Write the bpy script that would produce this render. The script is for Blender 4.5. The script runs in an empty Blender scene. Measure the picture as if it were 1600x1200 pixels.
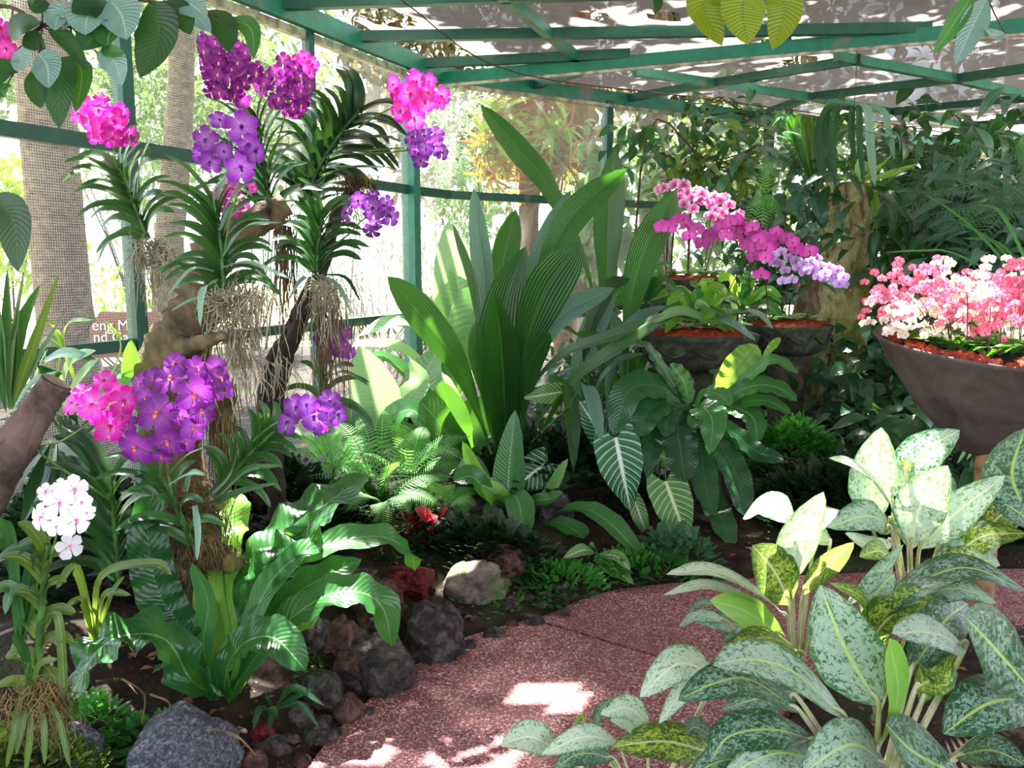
import bpy, math, random
import numpy as np
from mathutils import Vector, Matrix, noise as mnoise
R = random.Random(7)
sc = bpy.context.scene
COL = sc.collection
F = 1330.0
PITCH = math.atan(185 / F)
CP, SP = math.cos(PITCH), math.sin(PITCH)
CAM = Vector((0, 0, 1.6))

def ray(px, py):
    x, y = (px - 800) / F, (600 - py) / F
    # camera axes: right=(1,0,0) up=(0,SP,CP) fwd=(0,CP,-SP)
    return Vector((x, CP + y * SP, -SP + y * CP))
def P(px, py, Y):
    d = ray(px, py)
    return CAM + d * (Y / d.y)
def G(px, py, z=0.0):
    d = ray(px, py)
    return CAM + d * ((z - CAM.z) / d.z)
def pxm(Y):                      # metres per pixel at depth Y (about)
    return Y / F
def V3(*a): return Vector(a)

# ---------------------------------------------------------------- materials
def nt(name):
    m = bpy.data.materials.new(name); m.use_nodes = True
    t = m.node_tree; t.nodes.clear()
    out = t.nodes.new('ShaderNodeOutputMaterial')
    return m, t, out
class NG:
    def __init__(s, name):
        s.m, s.t, s.out = nt(name)
    def n(s, typ, **kw):
        nd = s.t.nodes.new(typ)
        for k, v in kw.items():
            if k.startswith('_'): nd.inputs[k[1:].replace('_', ' ')].default_value = v
            else: setattr(nd, k, v)
        return nd
    def l(s, a, b): s.t.links.new(a, b)
    def setin(s, sock, v):
        if hasattr(v, 'bl_idname') or hasattr(v, 'is_output'): s.l(v, sock)
        else: sock.default_value = v
    def math(s, op, a, b=None, c=None, clamp=False):
        nd = s.n('ShaderNodeMath', operation=op); nd.use_clamp = clamp
        s.setin(nd.inputs[0], a)
        if b is not None: s.setin(nd.inputs[1], b)
        if c is not None: s.setin(nd.inputs[2], c)
        return nd.outputs[0]
    def mix(s, f, a, b):
        nd = s.n('ShaderNodeMix', data_type='RGBA')
        s.setin(nd.inputs[0], f)
        for i, v in ((6, a), (7, b)):
            if isinstance(v, tuple): nd.inputs[i].default_value = (*v[:3], 1)
            else: s.l(v, nd.inputs[i])
        return nd.outputs[2]
    def noise(s, scale, detail=3, vec=None, rough=.5, dist=0):
        nd = s.n('ShaderNodeTexNoise'); nd.inputs['Scale'].default_value = scale
        nd.inputs['Detail'].default_value = detail; nd.inputs['Roughness'].default_value = rough
        nd.inputs['Distortion'].default_value = dist
        if vec is not None: s.l(vec, nd.inputs['Vector'])
        return nd.outputs[0]
    def ramp(s, f, stops):
        nd = s.n('ShaderNodeValToRGB'); s.l(f, nd.inputs[0])
        e = nd.color_ramp.elements
        while len(e) < len(stops): e.new(.5)
        for i, (p, c) in enumerate(stops):
            e[i].position = p
            e[i].color = (*c[:3], 1) if isinstance(c, tuple) else (c, c, c, 1)
        return nd.outputs[0]
    def ss(s, a, lo, hi):
        nd = s.n('ShaderNodeMapRange', interpolation_type='SMOOTHSTEP')
        s.setin(nd.inputs[0], a)
        nd.inputs[1].default_value = lo; nd.inputs[2].default_value = hi
        return nd.outputs[0]
    def uv(s):
        u = s.n('ShaderNodeUVMap'); x = s.n('ShaderNodeSeparateXYZ'); s.l(u.outputs[0], x.inputs[0])
        return x.outputs[0], x.outputs[1], u.outputs[0]
    def obj(s):
        return s.n('ShaderNodeTexCoord').outputs['Object']
    def bump(s, h, strength=.3, dist=.01):
        b = s.n('ShaderNodeBump'); b.inputs['Strength'].default_value = strength
        b.inputs['Distance'].default_value = dist; s.l(h, b.inputs['Height'])
        return b.outputs[0]
    def princ(s, col, rough=.5, spec=.5, normal=None, metal=0):
        p = s.n('ShaderNodeBsdfPrincipled')
        if isinstance(col, tuple): p.inputs['Base Color'].default_value = (*col[:3], 1)
        else: s.l(col, p.inputs['Base Color'])
        s.setin(p.inputs['Roughness'], rough)
        p.inputs['Specular IOR Level'].default_value = spec
        p.inputs['Metallic'].default_value = metal
        if normal is not None: s.l(normal, p.inputs['Normal'])
        return p.outputs[0]
    def shmix(s, f, a, b):
        x = s.n('ShaderNodeMixShader'); s.setin(x.inputs[0], f); s.l(a, x.inputs[1]); s.l(b, x.inputs[2])
        return x.outputs[0]
    def done(s, sh):
        s.l(sh, s.out.inputs[0]); return s.m
    def leafsh(s, col, rough, trans, tcol=None, normal=None, spec=.5):
        p = s.princ(col, rough, spec, normal)
        tr = s.n('ShaderNodeBsdfTranslucent')
        if tcol is None: tcol = col
        if isinstance(tcol, tuple): tr.inputs[0].default_value = (*tcol, 1)
        else: s.l(tcol, tr.inputs[0])
        return s.shmix(trans, p, tr.outputs[0])

def srgb(r, g, b):
    f = lambda c: (c / 255 / 12.92) if c / 255 <= .04045 else ((c / 255 + .055) / 1.055) ** 2.4
    return (f(r), f(g), f(b))
def mulc(c, k): return tuple(min(1, x * k) for x in c)

def islrnd(g):
    return g.n('ShaderNodeNewGeometry').outputs['Random Per Island']
def objrnd(g):
    return g.n('ShaderNodeObjectInfo').outputs['Random']

def leaf_mat(name, c1, c2, tcol=None, trans=.3, rough=.38, mid=None, midw=.03, ribs=0, ribk=1.2, ribcol=None, ribw=.08,
             pleats=0, spec=.5, island=False, edge=None, bump=.25, nscale=6):
    g = NG(name)
    u, v, uvv = g.uv()
    au = g.math('ABSOLUTE', g.math('SUBTRACT', u, .5)); au = g.math('MULTIPLY', au, 2)   # 0 mid .. 1 edge
    rnd = islrnd(g) if island else objrnd(g)
    nz = g.noise(nscale, 2, uvv)
    f = g.math('ADD', g.math('MULTIPLY', nz, .6), g.math('MULTIPLY', rnd, .7))
    f = g.math('SUBTRACT', f, .15, clamp=True)
    col = g.mix(f, c1, c2)
    h = None
    if pleats:
        w = g.math('SINE', g.math('MULTIPLY', u, pleats * 6.283))
        h = w
        col = g.mix(g.math('MULTIPLY', g.ss(w, .3, 1), .7), col, mulc(c1, .55))
    if ribs:
        ph = g.math('SUBTRACT', g.math('MULTIPLY', v, ribs), g.math('MULTIPLY', au, ribk))
        fr = g.math('PINGPONG', ph, .5)        # 0..0.5
        rb = g.math('SUBTRACT', 1.0, g.ss(fr, 0, ribw))
        if ribcol: col = g.mix(rb, col, ribcol)
        h = g.math('ADD', g.math('SINE', g.math('MULTIPLY', fr, 6.28)), g.math('MULTIPLY', nz, .6))
    if mid:
        mk = g.math('SUBTRACT', 1.0, g.ss(au, midw * .5, midw * 1.5))
        col = g.mix(mk, col, mid)
    if edge:
        col = g.mix(g.ss(au, .9, .96), col, edge)
    nrm = g.bump(h if h is not None else nz, bump, .012)
    t = tcol or mulc(c2, 2.0)
    return g.done(g.leafsh(col, rough, trans, t, nrm, spec))

def simple_mat(name, c, rough=.6, spec=.4, c2=None, scale=20, bump=0, bdist=.01, metal=0, coord='obj'):
    g = NG(name)
    nz = g.noise(scale, 4, g.obj())
    col = g.mix(g.ss(nz, .35, .65), c, c2) if c2 else c
    return g.done(g.princ(col, rough, spec, g.bump(nz, bump, bdist) if bump else None, metal))

# ---------------------------------------------------------------- meshes
class MB:
    """collects vertices, faces and uvs, then makes one mesh object"""
    def __init__(s): s.v = []; s.f = []; s.uv = []; s.mi = []; s.n = 0
    def add(s, V, Fc, UV=None, mi=0):
        o = s.n; s.v.append(np.asarray(V, dtype=np.float64).reshape(-1, 3)); k = len(s.v[-1]); s.n += k
        s.uv.append(np.asarray(UV, dtype=np.float64) if UV is not None else np.zeros((k, 2)))
        s.f.extend([tuple(i + o for i in q) for q in Fc]); s.mi.extend([mi] * len(Fc))
        return s
    def inst(s, T, mats, mi=0):
        """T=(V,F,UV) template placed by an array of 4x4 matrices"""
        V, Fc, UV = T; k = len(V); M = np.asarray(mats)
        if len(M) == 0: return s
        Vh = np.concatenate([V, np.ones((k, 1))], 1)
        W = np.einsum('nij,kj->nki', M, Vh)[:, :, :3].reshape(-1, 3)
        o = s.n; s.v.append(W); s.n += len(W); s.uv.append(np.tile(UV, (len(M), 1)))
        Fa = [tuple(q) for q in Fc]
        for j in range(len(M)):
            b = o + j * k
            s.f.extend([tuple(i + b for i in q) for q in Fa])
        s.mi.extend([mi] * (len(Fa) * len(M)))
        return s
    def mesh(s, name, mats, smooth=True):
        me = bpy.data.meshes.new(name)
        V = np.concatenate(s.v); UV = np.concatenate(s.uv)
        me.from_pydata(V.tolist(), [], s.f)
        if not isinstance(mats, (list, tuple)): mats = [mats]
        for m in mats: me.materials.append(m)
        uvl = me.uv_layers.new(name='UVMap')
        li = np.empty(len(me.loops), dtype=np.int32); me.loops.foreach_get('vertex_index', li)
        uvl.data.foreach_set('uv', UV[li].ravel())
        if len(mats) > 1: me.polygons.foreach_set('material_index', s.mi)
        me.polygons.foreach_set('use_smooth', [smooth] * len(me.polygons))
        me.update(); return me
    def obj(s, name, mats, parent=None, smooth=True, **kw):
        return link(name, s.mesh(name, mats, smooth), parent, **kw)

def link(name, me, parent=None, loc=None, label=None, cat=None, group=None, kind=None, recenter=True):
    o = bpy.data.objects.new(name, me); COL.objects.link(o)
    if parent is not None:
        o.parent = parent
        if loc is None: # mesh given in world space: undo parent's transform
            o.matrix_parent_inverse = parent_inv(parent)
    if loc is not None: o.location = loc
    tag(o, label, cat, group, kind)
    return o
def parent_inv(p):
    M = Matrix.Identity(4); q = p
    while q is not None:
        L = Matrix.LocRotScale(q.location, q.rotation_euler, q.scale)
        M = (q.matrix_parent_inverse @ L) @ M if q.parent else L @ M
        q = q.parent
    return M.inverted()
def tag(o, label=None, cat=None, group=None, kind=None):
    if label: o['label'] = label
    if cat: o['category'] = cat
    if group: o['group'] = group
    if kind: o['kind'] = kind
    return o
def thing(name, loc, label, cat, group=None):
    o = bpy.data.objects.new(name, None); COL.objects.link(o); o.location = loc
    o.empty_display_size = .05
    return tag(o, label, cat, group)

# geometry generators return (V, F, UV)
def grid_faces(nu, nv, closed=False):
    f = []
    for j in range(nv - 1):
        for i in range(nu if closed else nu - 1):
            a = j * nu + i; b = j * nu + (i + 1) % nu
            f.append((a, b, b + nu, a + nu))
    return f
def bez(pts, n):
    """smooth curve through the given points (Catmull-Rom), n samples"""
    p = [Vector(q) for q in pts]
    if len(p) == 2: return [p[0].lerp(p[1], i / (n - 1)) for i in range(n)]
    p = [p[0] * 2 - p[1]] + p + [p[-1] * 2 - p[-2]]
    m = len(p) - 3; out = []
    for i in range(n):
        t = i / (n - 1) * m; k = min(int(t), m - 1); t -= k
        a, b, c, d = p[k:k + 4]
        out.append(.5 * ((2 * b) + (c - a) * t + (2 * a - 5 * b + 4 * c - d) * t * t + (3 * b - a - 3 * c + d) * t ** 3))
    return out
def tube(pts, rad, sides=8, n=None, cap=True, rough=0, seed=0):
    c = bez(pts, n or max(2, len(pts) * 4)) if n != 0 else [Vector(p) for p in pts]
    m = len(c); V = []; UV = []
    rs = rad if isinstance(rad, (list, tuple)) else [rad, rad]
    t0 = (c[1] - c[0]).normalized(); up = V3(0, 0, 1) if abs(t0.z) < .9 else V3(1, 0, 0)
    nx = t0.cross(up).normalized()
    for j in range(m):
        t = (c[min(j + 1, m - 1)] - c[max(j - 1, 0)]).normalized()
        nx = (nx - t * nx.dot(t)).normalized(); ny = t.cross(nx)
        s = j / (m - 1) * (len(rs) - 1); k = min(int(s), len(rs) - 2); r = rs[k] + (rs[k + 1] - rs[k]) * (s - k)
        for i in range(sides):
            a = i / sides * 2 * math.pi
            rr = r
            if rough:
                q = c[j] + (nx * math.cos(a) + ny * math.sin(a)) * r
                rr = r * (1 + rough * mnoise.noise(q * (1.1 / max(r, .02)) + V3(seed, seed, 0)) + rough * .5 * mnoise.noise(q * (3 / max(r, .02)) + V3(seed, 0, 0)))
            V.append(c[j] + (nx * math.cos(a) + ny * math.sin(a)) * rr); UV.append((i / sides, j / (m - 1)))
    Fc = grid_faces(sides, m, True)
    if cap and sides > 2:
        Fc.append(tuple(range(sides))[::-1]); Fc.append(tuple(range((m - 1) * sides, m * sides)))
    return V, Fc, UV
def box(lo, hi):
    x0, y0, z0 = lo; x1, y1, z1 = hi
    V = [(x0, y0, z0), (x1, y0, z0), (x1, y1, z0), (x0, y1, z0), (x0, y0, z1), (x1, y0, z1), (x1, y1, z1), (x0, y1, z1)]
    return V, [(0, 3, 2, 1), (4, 5, 6, 7), (0, 1, 5, 4), (1, 2, 6, 5), (2, 3, 7, 6), (3, 0, 4, 7)], [(0, 0)] * 8
def beam(a, b, w, h, up=(0, 0, 1)):
    """rectangular bar from a to b, width w sideways, height h along up"""
    a, b = Vector(a), Vector(b); t = (b - a).normalized(); up = Vector(up)
    s = t.cross(up).normalized(); u = s.cross(t).normalized()
    V = []
    for p in (a, b):
        for i, j in ((-1, -1), (1, -1), (1, 1), (-1, 1)):
            V.append(p + s * (i * w / 2) + u * (j * h / 2))
    return V, [(0, 1, 2, 3), (7, 6, 5, 4), (0, 4, 5, 1), (1, 5, 6, 2), (2, 6, 7, 3), (3, 7, 4, 0)], [(0, 0)] * 8
def lathe(prof, n=32, center=(0, 0, 0), rfun=None):
    V = []; UV = []; m = len(prof); c = Vector(center)
    for j, (r, z) in enumerate(prof):
        for i in range(n):
            a = i / n * 2 * math.pi; rr = r * (rfun(a, j / (m - 1)) if rfun else 1)
            V.append(c + V3(rr * math.cos(a), rr * math.sin(a), z)); UV.append((i / n, j / (m - 1)))
    return V, grid_faces(n, m, True), UV

PROF = {   # half-width fraction along the blade
    'lance': [(0, .06), (.12, .35), (.3, .85), (.45, 1), (.65, .85), (.85, .45), (1, .0)],
    'strap': [(0, .45), (.15, .75), (.5, 1), (.8, .85), (.93, .5), (1, .0)],
    'vanda': [(0, .75), (.3, 1), (.6, .88), (.85, .55), (1, .1)],
    'oval': [(0, .1), (.12, .55), (.35, 1), (.55, .98), (.78, .68), (.92, .32), (1, .0)],
    'obov': [(0, .08), (.2, .3), (.45, .75), (.68, 1), (.85, .8), (.95, .45), (1, .0)],
    'heart': [(0, .62), (.06, .84), (.18, 1), (.4, .95), (.65, .66), (.85, .3), (1, .0)],
    'nest': [(0, .22), (.2, .32), (.45, .75), (.7, 1), (.88, .75), (.96, .4), (1, .0)],
    'palmg': [(0, .05), (.25, .12), (.42, .5), (.6, .92), (.74, 1), (.87, .8), (.96, .4), (1, .0)],
}
def prof(kind, t):
    k = PROF[kind]
    for i in range(len(k) - 1):
        if t <= k[i + 1][0]:
            a, b = k[i], k[i + 1]; s = (t - a[0]) / (b[0] - a[0])
            if i == len(k) - 2: return a[1] + (b[1] - a[1]) * (1 - math.sqrt(max(0, 1 - s * s)) * .6 - (1 - s) * .4)
            return a[1] + (b[1] - a[1]) * s
    return 0
def blade(pts, w, kind='lance', n=14, nu=5, nrm=(0, -.5, 1), fold=.25, wave=0, wf=6, droop=0, seed=0, twist=0, back=0):
    """leaf blade around a midrib. w = full width in metres. nrm = hint of the upper side."""
    c = bez(pts, n); V = []; UV = []; rn = random.Random(seed); ph = rn.random() * 6
    for j in range(n):
        t = (c[min(j + 1, n - 1)] - c[max(j - 1, 0)]).normalized()
        N = Vector(nrm); N = N - t * N.dot(t)
        if N.length < 1e-3: N = V3(0, -1, .1) - t * t.dot(V3(0, -1, .1))
        N.normalize(); S = t.cross(N).normalized()
        s = j / (n - 1)
        if twist:
            a = twist * s; S, N = S * math.cos(a) + N * math.sin(a), N * math.cos(a) - S * math.sin(a)
        hw = w / 2 * prof(kind, s)
        for i in range(nu):
            u = i / (nu - 1) * 2 - 1
            off = fold * abs(u) * hw - droop * u * u * hw
            if wave: off += wave * w * .5 * abs(u) * math.sin(s * wf * 6.283 + ph + (1.3 if u > 0 else 0)) * min(1, 4 * s) * (1 if s < .93 else .4)
            bk = t * (-back * abs(u) ** 1.4 * max(0, 1 - s / .45) ** 1.5) if back else V3(0, 0, 0)
            if back and abs(u) > .8 and s < .12: bk = bk * .92
            V.append(c[j] + S * (u * hw) + N * off + bk); UV.append((i / (nu - 1), s))
    return V, grid_faces(nu, n), UV
def rotmat(loc, fwd, up, s):
    """matrix whose Y axis is fwd, Z about up"""
    y = Vector(fwd).normalized(); z = Vector(up); z = z - y * z.dot(y)
    if z.length < 1e-4: z = V3(0.01, .3, 1) - y * y.dot(V3(0.01, .3, 1))
    z.normalize(); x = y.cross(z)
    if not isinstance(s, (tuple, list)): s = (s, s, s)
    M = np.eye(4)
    for i in range(3):
        M[i, 0] = x[i] * s[0]; M[i, 1] = y[i] * s[1]; M[i, 2] = z[i] * s[2]; M[i, 3] = loc[i]
    return M
def tl(length=1.0, w=.4, kind='lance', n=5, nu=3, fold=.2, bend=-.25, wave=0):
    """template leaf along +Y, unit length"""
    V, Fc, UV = blade([(0, 0, 0), (0, length * .5, length * .06), (0, length, length * bend)], w, kind, n, nu, (0, 0, 1), fold, wave)
    return np.array([tuple(v) for v in V]), Fc, np.array(UV)
def rvec(r=R):
    while 1:
        v = V3(r.uniform(-1, 1), r.uniform(-1, 1), r.uniform(-1, 1))
        if .05 < v.length < 1: return v.normalized()
def seg_rock(center, size, seed, sub=3, rough=.35, flat=.75, sharp=1.6):
    import bmesh
    bm = bmesh.new(); bmesh.ops.create_icosphere(bm, subdivisions=sub, radius=1)
    o = V3(seed * 3.17, seed * 1.7, seed * .9)
    sx, sy, sz = size
    for v in bm.verts:
        d = v.co.normalized()
        k = 1 + rough * mnoise.noise(d * 1.2 + o) + rough * .5 * mnoise.noise(d * 2.6 + o) + rough * .22 * mnoise.noise(d * 6 + o) + rough * .16 * mnoise.noise(d * 11 + o) + rough * .13 * mnoise.noise(d * 24 + o)
        p = d * k
        # facet: clamp along a few planes
        v.co = V3(p.x * sx, p.y * sy, p.z * sz * (flat if p.z < 0 else 1))
    rr = random.Random(seed)
    for _ in range(5):
        n = rvec(rr); n.z = abs(n.z) * .8; n.normalize(); lim = .72 * (abs(n.x) * sx + abs(n.y) * sy + abs(n.z) * sz) / 1.25
        for v in bm.verts:
            e = v.co.dot(n) - lim
            if e > 0: v.co -= n * e * .75
    V = [tuple(Vector(center) + v.co) for v in bm.verts]; bm.verts.index_update()
    Fc = [tuple(q.index for q in f.verts) for f in bm.faces]; bm.free()
    return V, Fc, [(0, 0)] * len(V)
# ================================================================ materials of the place
M = {}
def net_mat(name, col, tcol, alpha, cell, holes=None):
    g = NG(name); o = g.obj()
    nz = g.noise(1.3, 4, o); nz2 = g.noise(9, 3, o)
    c = g.mix(g.ss(nz, .3, .7), col, mulc(col, .45))
    d = g.n('ShaderNodeBsdfDiffuse'); g.l(c, d.inputs[0])
    t = g.n('ShaderNodeBsdfTranslucent'); g.l(g.mix(nz2, tcol, mulc(tcol, .6)), t.inputs[0])
    body = g.shmix(.6, d.outputs[0], t.outputs[0])
    tr = g.n('ShaderNodeBsdfTransparent')
    u, v, _ = g.uv()
    fu = g.math('PINGPONG', g.math('DIVIDE', u, cell), .5); fv = g.math('PINGPONG', g.math('DIVIDE', v, cell), .5)
    th = g.math('MINIMUM', fu, fv)
    thread = g.math('SUBTRACT', 1.0, g.ss(th, .06, .16))       # 1 on a thread
    lo, hi = alpha
    cov = g.math('ADD', g.math('MULTIPLY', thread, hi - lo), lo)
    cov = g.math('MULTIPLY', cov, g.math('ADD', .8, g.math('MULTIPLY', nz, .4)), clamp=True)
    return g.done(g.shmix(cov, tr.outputs[0], body))
M['wallnet'] = net_mat('insect_net', (.62, .62, .60), (.75, .75, .72), (.05, .42), .013)
M['roofnet'] = net_mat('shade_net', (.20, .165, .155), (.36, .30, .28), (.90, .98), .012)
def paint(name, c):
    g = NG(name); o = g.obj()
    nz = g.noise(14, 5, o); n2 = g.noise(2.5, 3, o)
    col = g.mix(g.ss(nz, .3, .75), c, mulc(c, .7)); col = g.mix(g.ss(n2, .62, .75), col, (.16, .15, .12))
    return g.done(g.princ(col, .42, .5, g.bump(nz, .15, .004)))
M['green'] = paint('green_paint', srgb(22, 118, 96))
M['dgreen'] = paint('dark_green_paint', srgb(14, 82, 66))
M['pipe'] = simple_mat('grey_pipe', srgb(185, 176, 156), .5, .4, srgb(120, 112, 96), 12)
M['stem'] = simple_mat('green_stem', srgb(70, 110, 50), .5, .4, srgb(100, 130, 70), 30)
M['dstem'] = simple_mat('dark_stem', srgb(60, 40, 38), .5, .4, srgb(80, 66, 40), 30)
M['twig'] = simple_mat('brown_twig', srgb(92, 74, 58), .8, .2, srgb(60, 48, 38), 30)
M['orchidroot'] = simple_mat('orchid_root', srgb(186, 176, 158), .7, .2, srgb(120, 112, 84), 18)
M['droot'] = simple_mat('old_root', srgb(128, 108, 72), .8, .2, srgb(70, 58, 36), 12)

def path_mat():
    g = NG('pink_pebble_wash'); o = g.obj()
    vo = g.n('ShaderNodeTexVoronoi'); vo.inputs['Scale'].default_value = 170; g.l(o, vo.inputs['Vector'])
    sep = g.n('ShaderNodeSeparateColor'); g.l(vo.outputs['Color'], sep.inputs[0])
    c = g.ramp(sep.outputs[0], [(0, srgb(84, 42, 46)), (.3, srgb(118, 66, 70)), (.6, srgb(146, 90, 94)), (.85, srgb(176, 128, 128)), (1, srgb(226, 200, 196))])
    big = g.noise(1.6, 4, o); mid = g.noise(11, 3, o)
    c = g.mix(g.math('MULTIPLY', g.ss(big, .42, .7), .45), c, srgb(104, 62, 60))
    c = g.mix(g.math('MULTIPLY', g.ss(mid, .45, .8), .35), c, srgb(120, 70, 72))
    return g.done(g.princ(c, .62, .35, g.bump(vo.outputs['Distance'], .5, .004)))
M['path'] = path_mat()
def soil_mat():
    g = NG('dark_soil'); o = g.obj()
    a = g.noise(9, 6, o, .65); b = g.noise(45, 3, o)
    c = g.ramp(a, [(.3, (.008, .006, .005)), (.5, (.024, .014, .011)), (.7, (.055, .032, .025))])
    c = g.mix(g.math('MULTIPLY', g.ss(g.noise(1.7, 3, o), .5, .65), .6), c, (.03, .05, .012))
    c = g.mix(g.ss(b, .66, .72), c, (.17, .11, .07))
    return g.done(g.princ(c, .9, .2, g.bump(g.math('ADD', a, g.math('MULTIPLY', b, .5)), .9, .03)))
M['soil'] = soil_mat()
def lawn_mat():
    g = NG('sunlit_ground'); o = g.obj()
    a = g.noise(.5, 5, o); b = g.noise(8, 5, o)
    c = g.ramp(a, [(.35, srgb(120, 140, 70)), (.5, srgb(170, 165, 120)), (.62, srgb(214, 206, 184))])
    c = g.mix(g.math('MULTIPLY', g.ss(b, .5, .7), .5), c, srgb(90, 90, 55))
    return g.done(g.princ(c, .9, .2, g.bump(b, .5, .05)))
M['lawn'] = lawn_mat()
def bark_mat(name, c1, c2, c3=None, sc_=3, stretch=(1, 1, .35), bump=.8, moss=None, mscale=2.5, mlo=.45, mhi=.6, ring=0, bd=.03):
    g = NG(name); o = g.obj()
    mp = g.n('ShaderNodeMapping'); mp.inputs['Scale'].default_value = stretch; g.l(o, mp.inputs[0])
    a = g.noise(sc_ * 4, 6, mp.outputs[0], .65, .6); b = g.noise(sc_ * 22, 3, mp.outputs[0])
    c = g.ramp(a, [(.32, c2), (.5, c1), (.68, c3 or mulc(c1, 1.5))])
    c = g.mix(g.math('MULTIPLY', b, .35), c, c2)
    h = g.math('ADD', a, g.math('MULTIPLY', b, .3))
    if ring:
        s = g.n('ShaderNodeSeparateXYZ'); g.l(o, s.inputs[0])
        w = g.math('SINE', g.math('ADD', g.math('MULTIPLY', s.outputs[2], ring), g.math('MULTIPLY', a, 3)))
        c = g.mix(g.math('MULTIPLY', g.ss(w, .5, 1), .35), c, c2)
    if moss:
        mk = g.ss(g.noise(mscale, 5, o), mlo, mhi)
        c = g.mix(g.math('MULTIPLY', mk, .85), c, g.mix(b, moss, mulc(moss, .45)))
    return g.done(g.princ(c, .85, .25, g.bump(h, bump, bd)))
M['palmbark'] = bark_mat('palm_bark', srgb(112, 90, 78), srgb(72, 58, 50), srgb(150, 128, 112), 3, (1, 1, 1.6), .5, ring=40)
M['bark'] = bark_mat('tree_bark', srgb(128, 104, 84), srgb(70, 54, 44), srgb(170, 144, 122))
M['liana'] = bark_mat('liana_bark', srgb(120, 84, 52), srgb(66, 44, 28), srgb(166, 126, 84), 4, (1, 1, .1))
M['drift'] = bark_mat('driftwood', srgb(104, 88, 66), srgb(38, 30, 24), srgb(140, 122, 92), 2.2, (1, 1, .5), .9, moss=srgb(112, 118, 40), mscale=4, mlo=.5, mhi=.66)
M['branch'] = bark_mat('cut_branch_bark', srgb(92, 74, 70), srgb(46, 36, 36), srgb(124, 100, 92), 3, (1, 1, 1), .5, moss=srgb(70, 76, 44), mlo=.56, mhi=.75)
M['darkwood'] = bark_mat('dark_wood', srgb(54, 44, 38), srgb(22, 18, 16), srgb(84, 70, 58), 3, (1, 1, .5), .8)
M['cutwood'] = simple_mat('cut_wood', srgb(176, 160, 140), .8, .2, srgb(122, 104, 88), 9)
M['stump'] = bark_mat('mossy_stump', srgb(196, 184, 134), srgb(64, 50, 30), srgb(222, 216, 168), 2.6, (1, 1, .45), 1.0, moss=srgb(140, 148, 40), mscale=3, mlo=.42, mhi=.66, bd=.05)
M['sign'] = simple_mat('sign_board', srgb(128, 66, 50), .5, .4)
M['signtext'] = simple_mat('sign_letters', srgb(250, 245, 230), .5, .4)

# ================================================================ camera, world, sun
cam = bpy.data.cameras.new('camera'); cam.sensor_width = 36; cam.lens = F / 1600 * 36; cam.clip_start = .02
camo = bpy.data.objects.new('camera', cam); COL.objects.link(camo)
camo.location = CAM; camo.rotation_euler = (math.pi / 2 - PITCH, 0, 0); sc.camera = camo
cam.dof.use_dof = False
w = bpy.data.worlds.new('sky'); sc.world = w; w.use_nodes = True
bg = w.node_tree.nodes['Background']; bg.inputs[0].default_value = (.80, .90, 1, 1); bg.inputs[1].default_value = 3.3
SUN = V3(-.10, .42, .90).normalized()
sl = bpy.data.lights.new('sun', 'SUN'); sl.energy = 30; sl.angle = math.radians(.6); sl.color = (1, .96, .88)
so = bpy.data.objects.new('sun', sl); COL.objects.link(so); so.rotation_euler = SUN.to_track_quat('Z', 'Y').to_euler()
so.location = SUN * 12
sc.view_settings.view_transform = 'Standard'; sc.view_settings.look = 'None'
sc.view_settings.exposure = 0.5; sc.view_settings.gamma = 1
try:
    sc.cycles.use_denoising = True; sc.cycles.max_bounces = 7; sc.cycles.transparent_max_bounces = 10
    sc.cycles.diffuse_bounces = 4; sc.cycles.glossy_bounces = 2; sc.cycles.transmission_bounces = 5
    sc.cycles.sample_clamp_indirect = 6; sc.cycles.caustics_reflective = False; sc.cycles.caustics_refractive = False
except Exception: pass

# ================================================================ walls of the shade house
WA = V3(-2.29 - .463 * 6.8, -3, 0); WC = V3(-.62, 7.4, 0); WD = WC + V3(1.8, 1.15, 0).normalized() * 11
ldir = (WC - WA).normalized(); bdir = (WD - WC).normalized()
EZ = 3.15
def lw(Y): return V3(-2.29 + .463 * (Y - 3.8), Y, 0)
def onback(px):
    a = (px - 800) / F     # X = a*Y
    # WC + s*bdir
    s = (a * WC.y - WC.x) / (bdir.x - a * bdir.y); return WC + bdir * s
def struct(name, mb, mat, smooth=False):
    o = mb.obj(name, mat, smooth=smooth); o['kind'] = 'structure'; return o
def wallquad(a, b, z0, z1, off=0):
    L = (b - a).length
    return [(a.x, a.y, z0), (b.x, b.y, z0), (b.x, b.y, z1), (a.x, a.y, z1)], [(0, 1, 2, 3)], [(0, 0), (L, 0), (L, z1 - z0), (0, z1 - z0)]
struct('wall_left', MB().add(*wallquad(WA, WC, .1, EZ)), M['wallnet'])
struct('wall_back', MB().add(*wallquad(WC, WD, .1, EZ)), M['wallnet'])
for Y, wd, m in ((-.6, .08, 'green'), (1.4, .08, 'green'), (3.1, .075, 'green'), (4.485, .072, 'dgreen'), (5.85, .06, 'dgreen'), (6.99, .12, 'green')):
    p = lw(Y); b = beam((p.x, p.y, .02), (p.x, p.y, EZ), wd, wd * (.8 if wd > .1 else 1), up=ldir)
    struct('trim_post', MB().add(*b), M[m])
for px, wd in ((945, .075), (1190, .08), (1400, .08)):
    p = onback(px); struct('trim_post', MB().add(*beam((p.x, p.y, .02), (p.x, p.y, EZ), wd, wd, up=bdir)), M['dgreen'])
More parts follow.
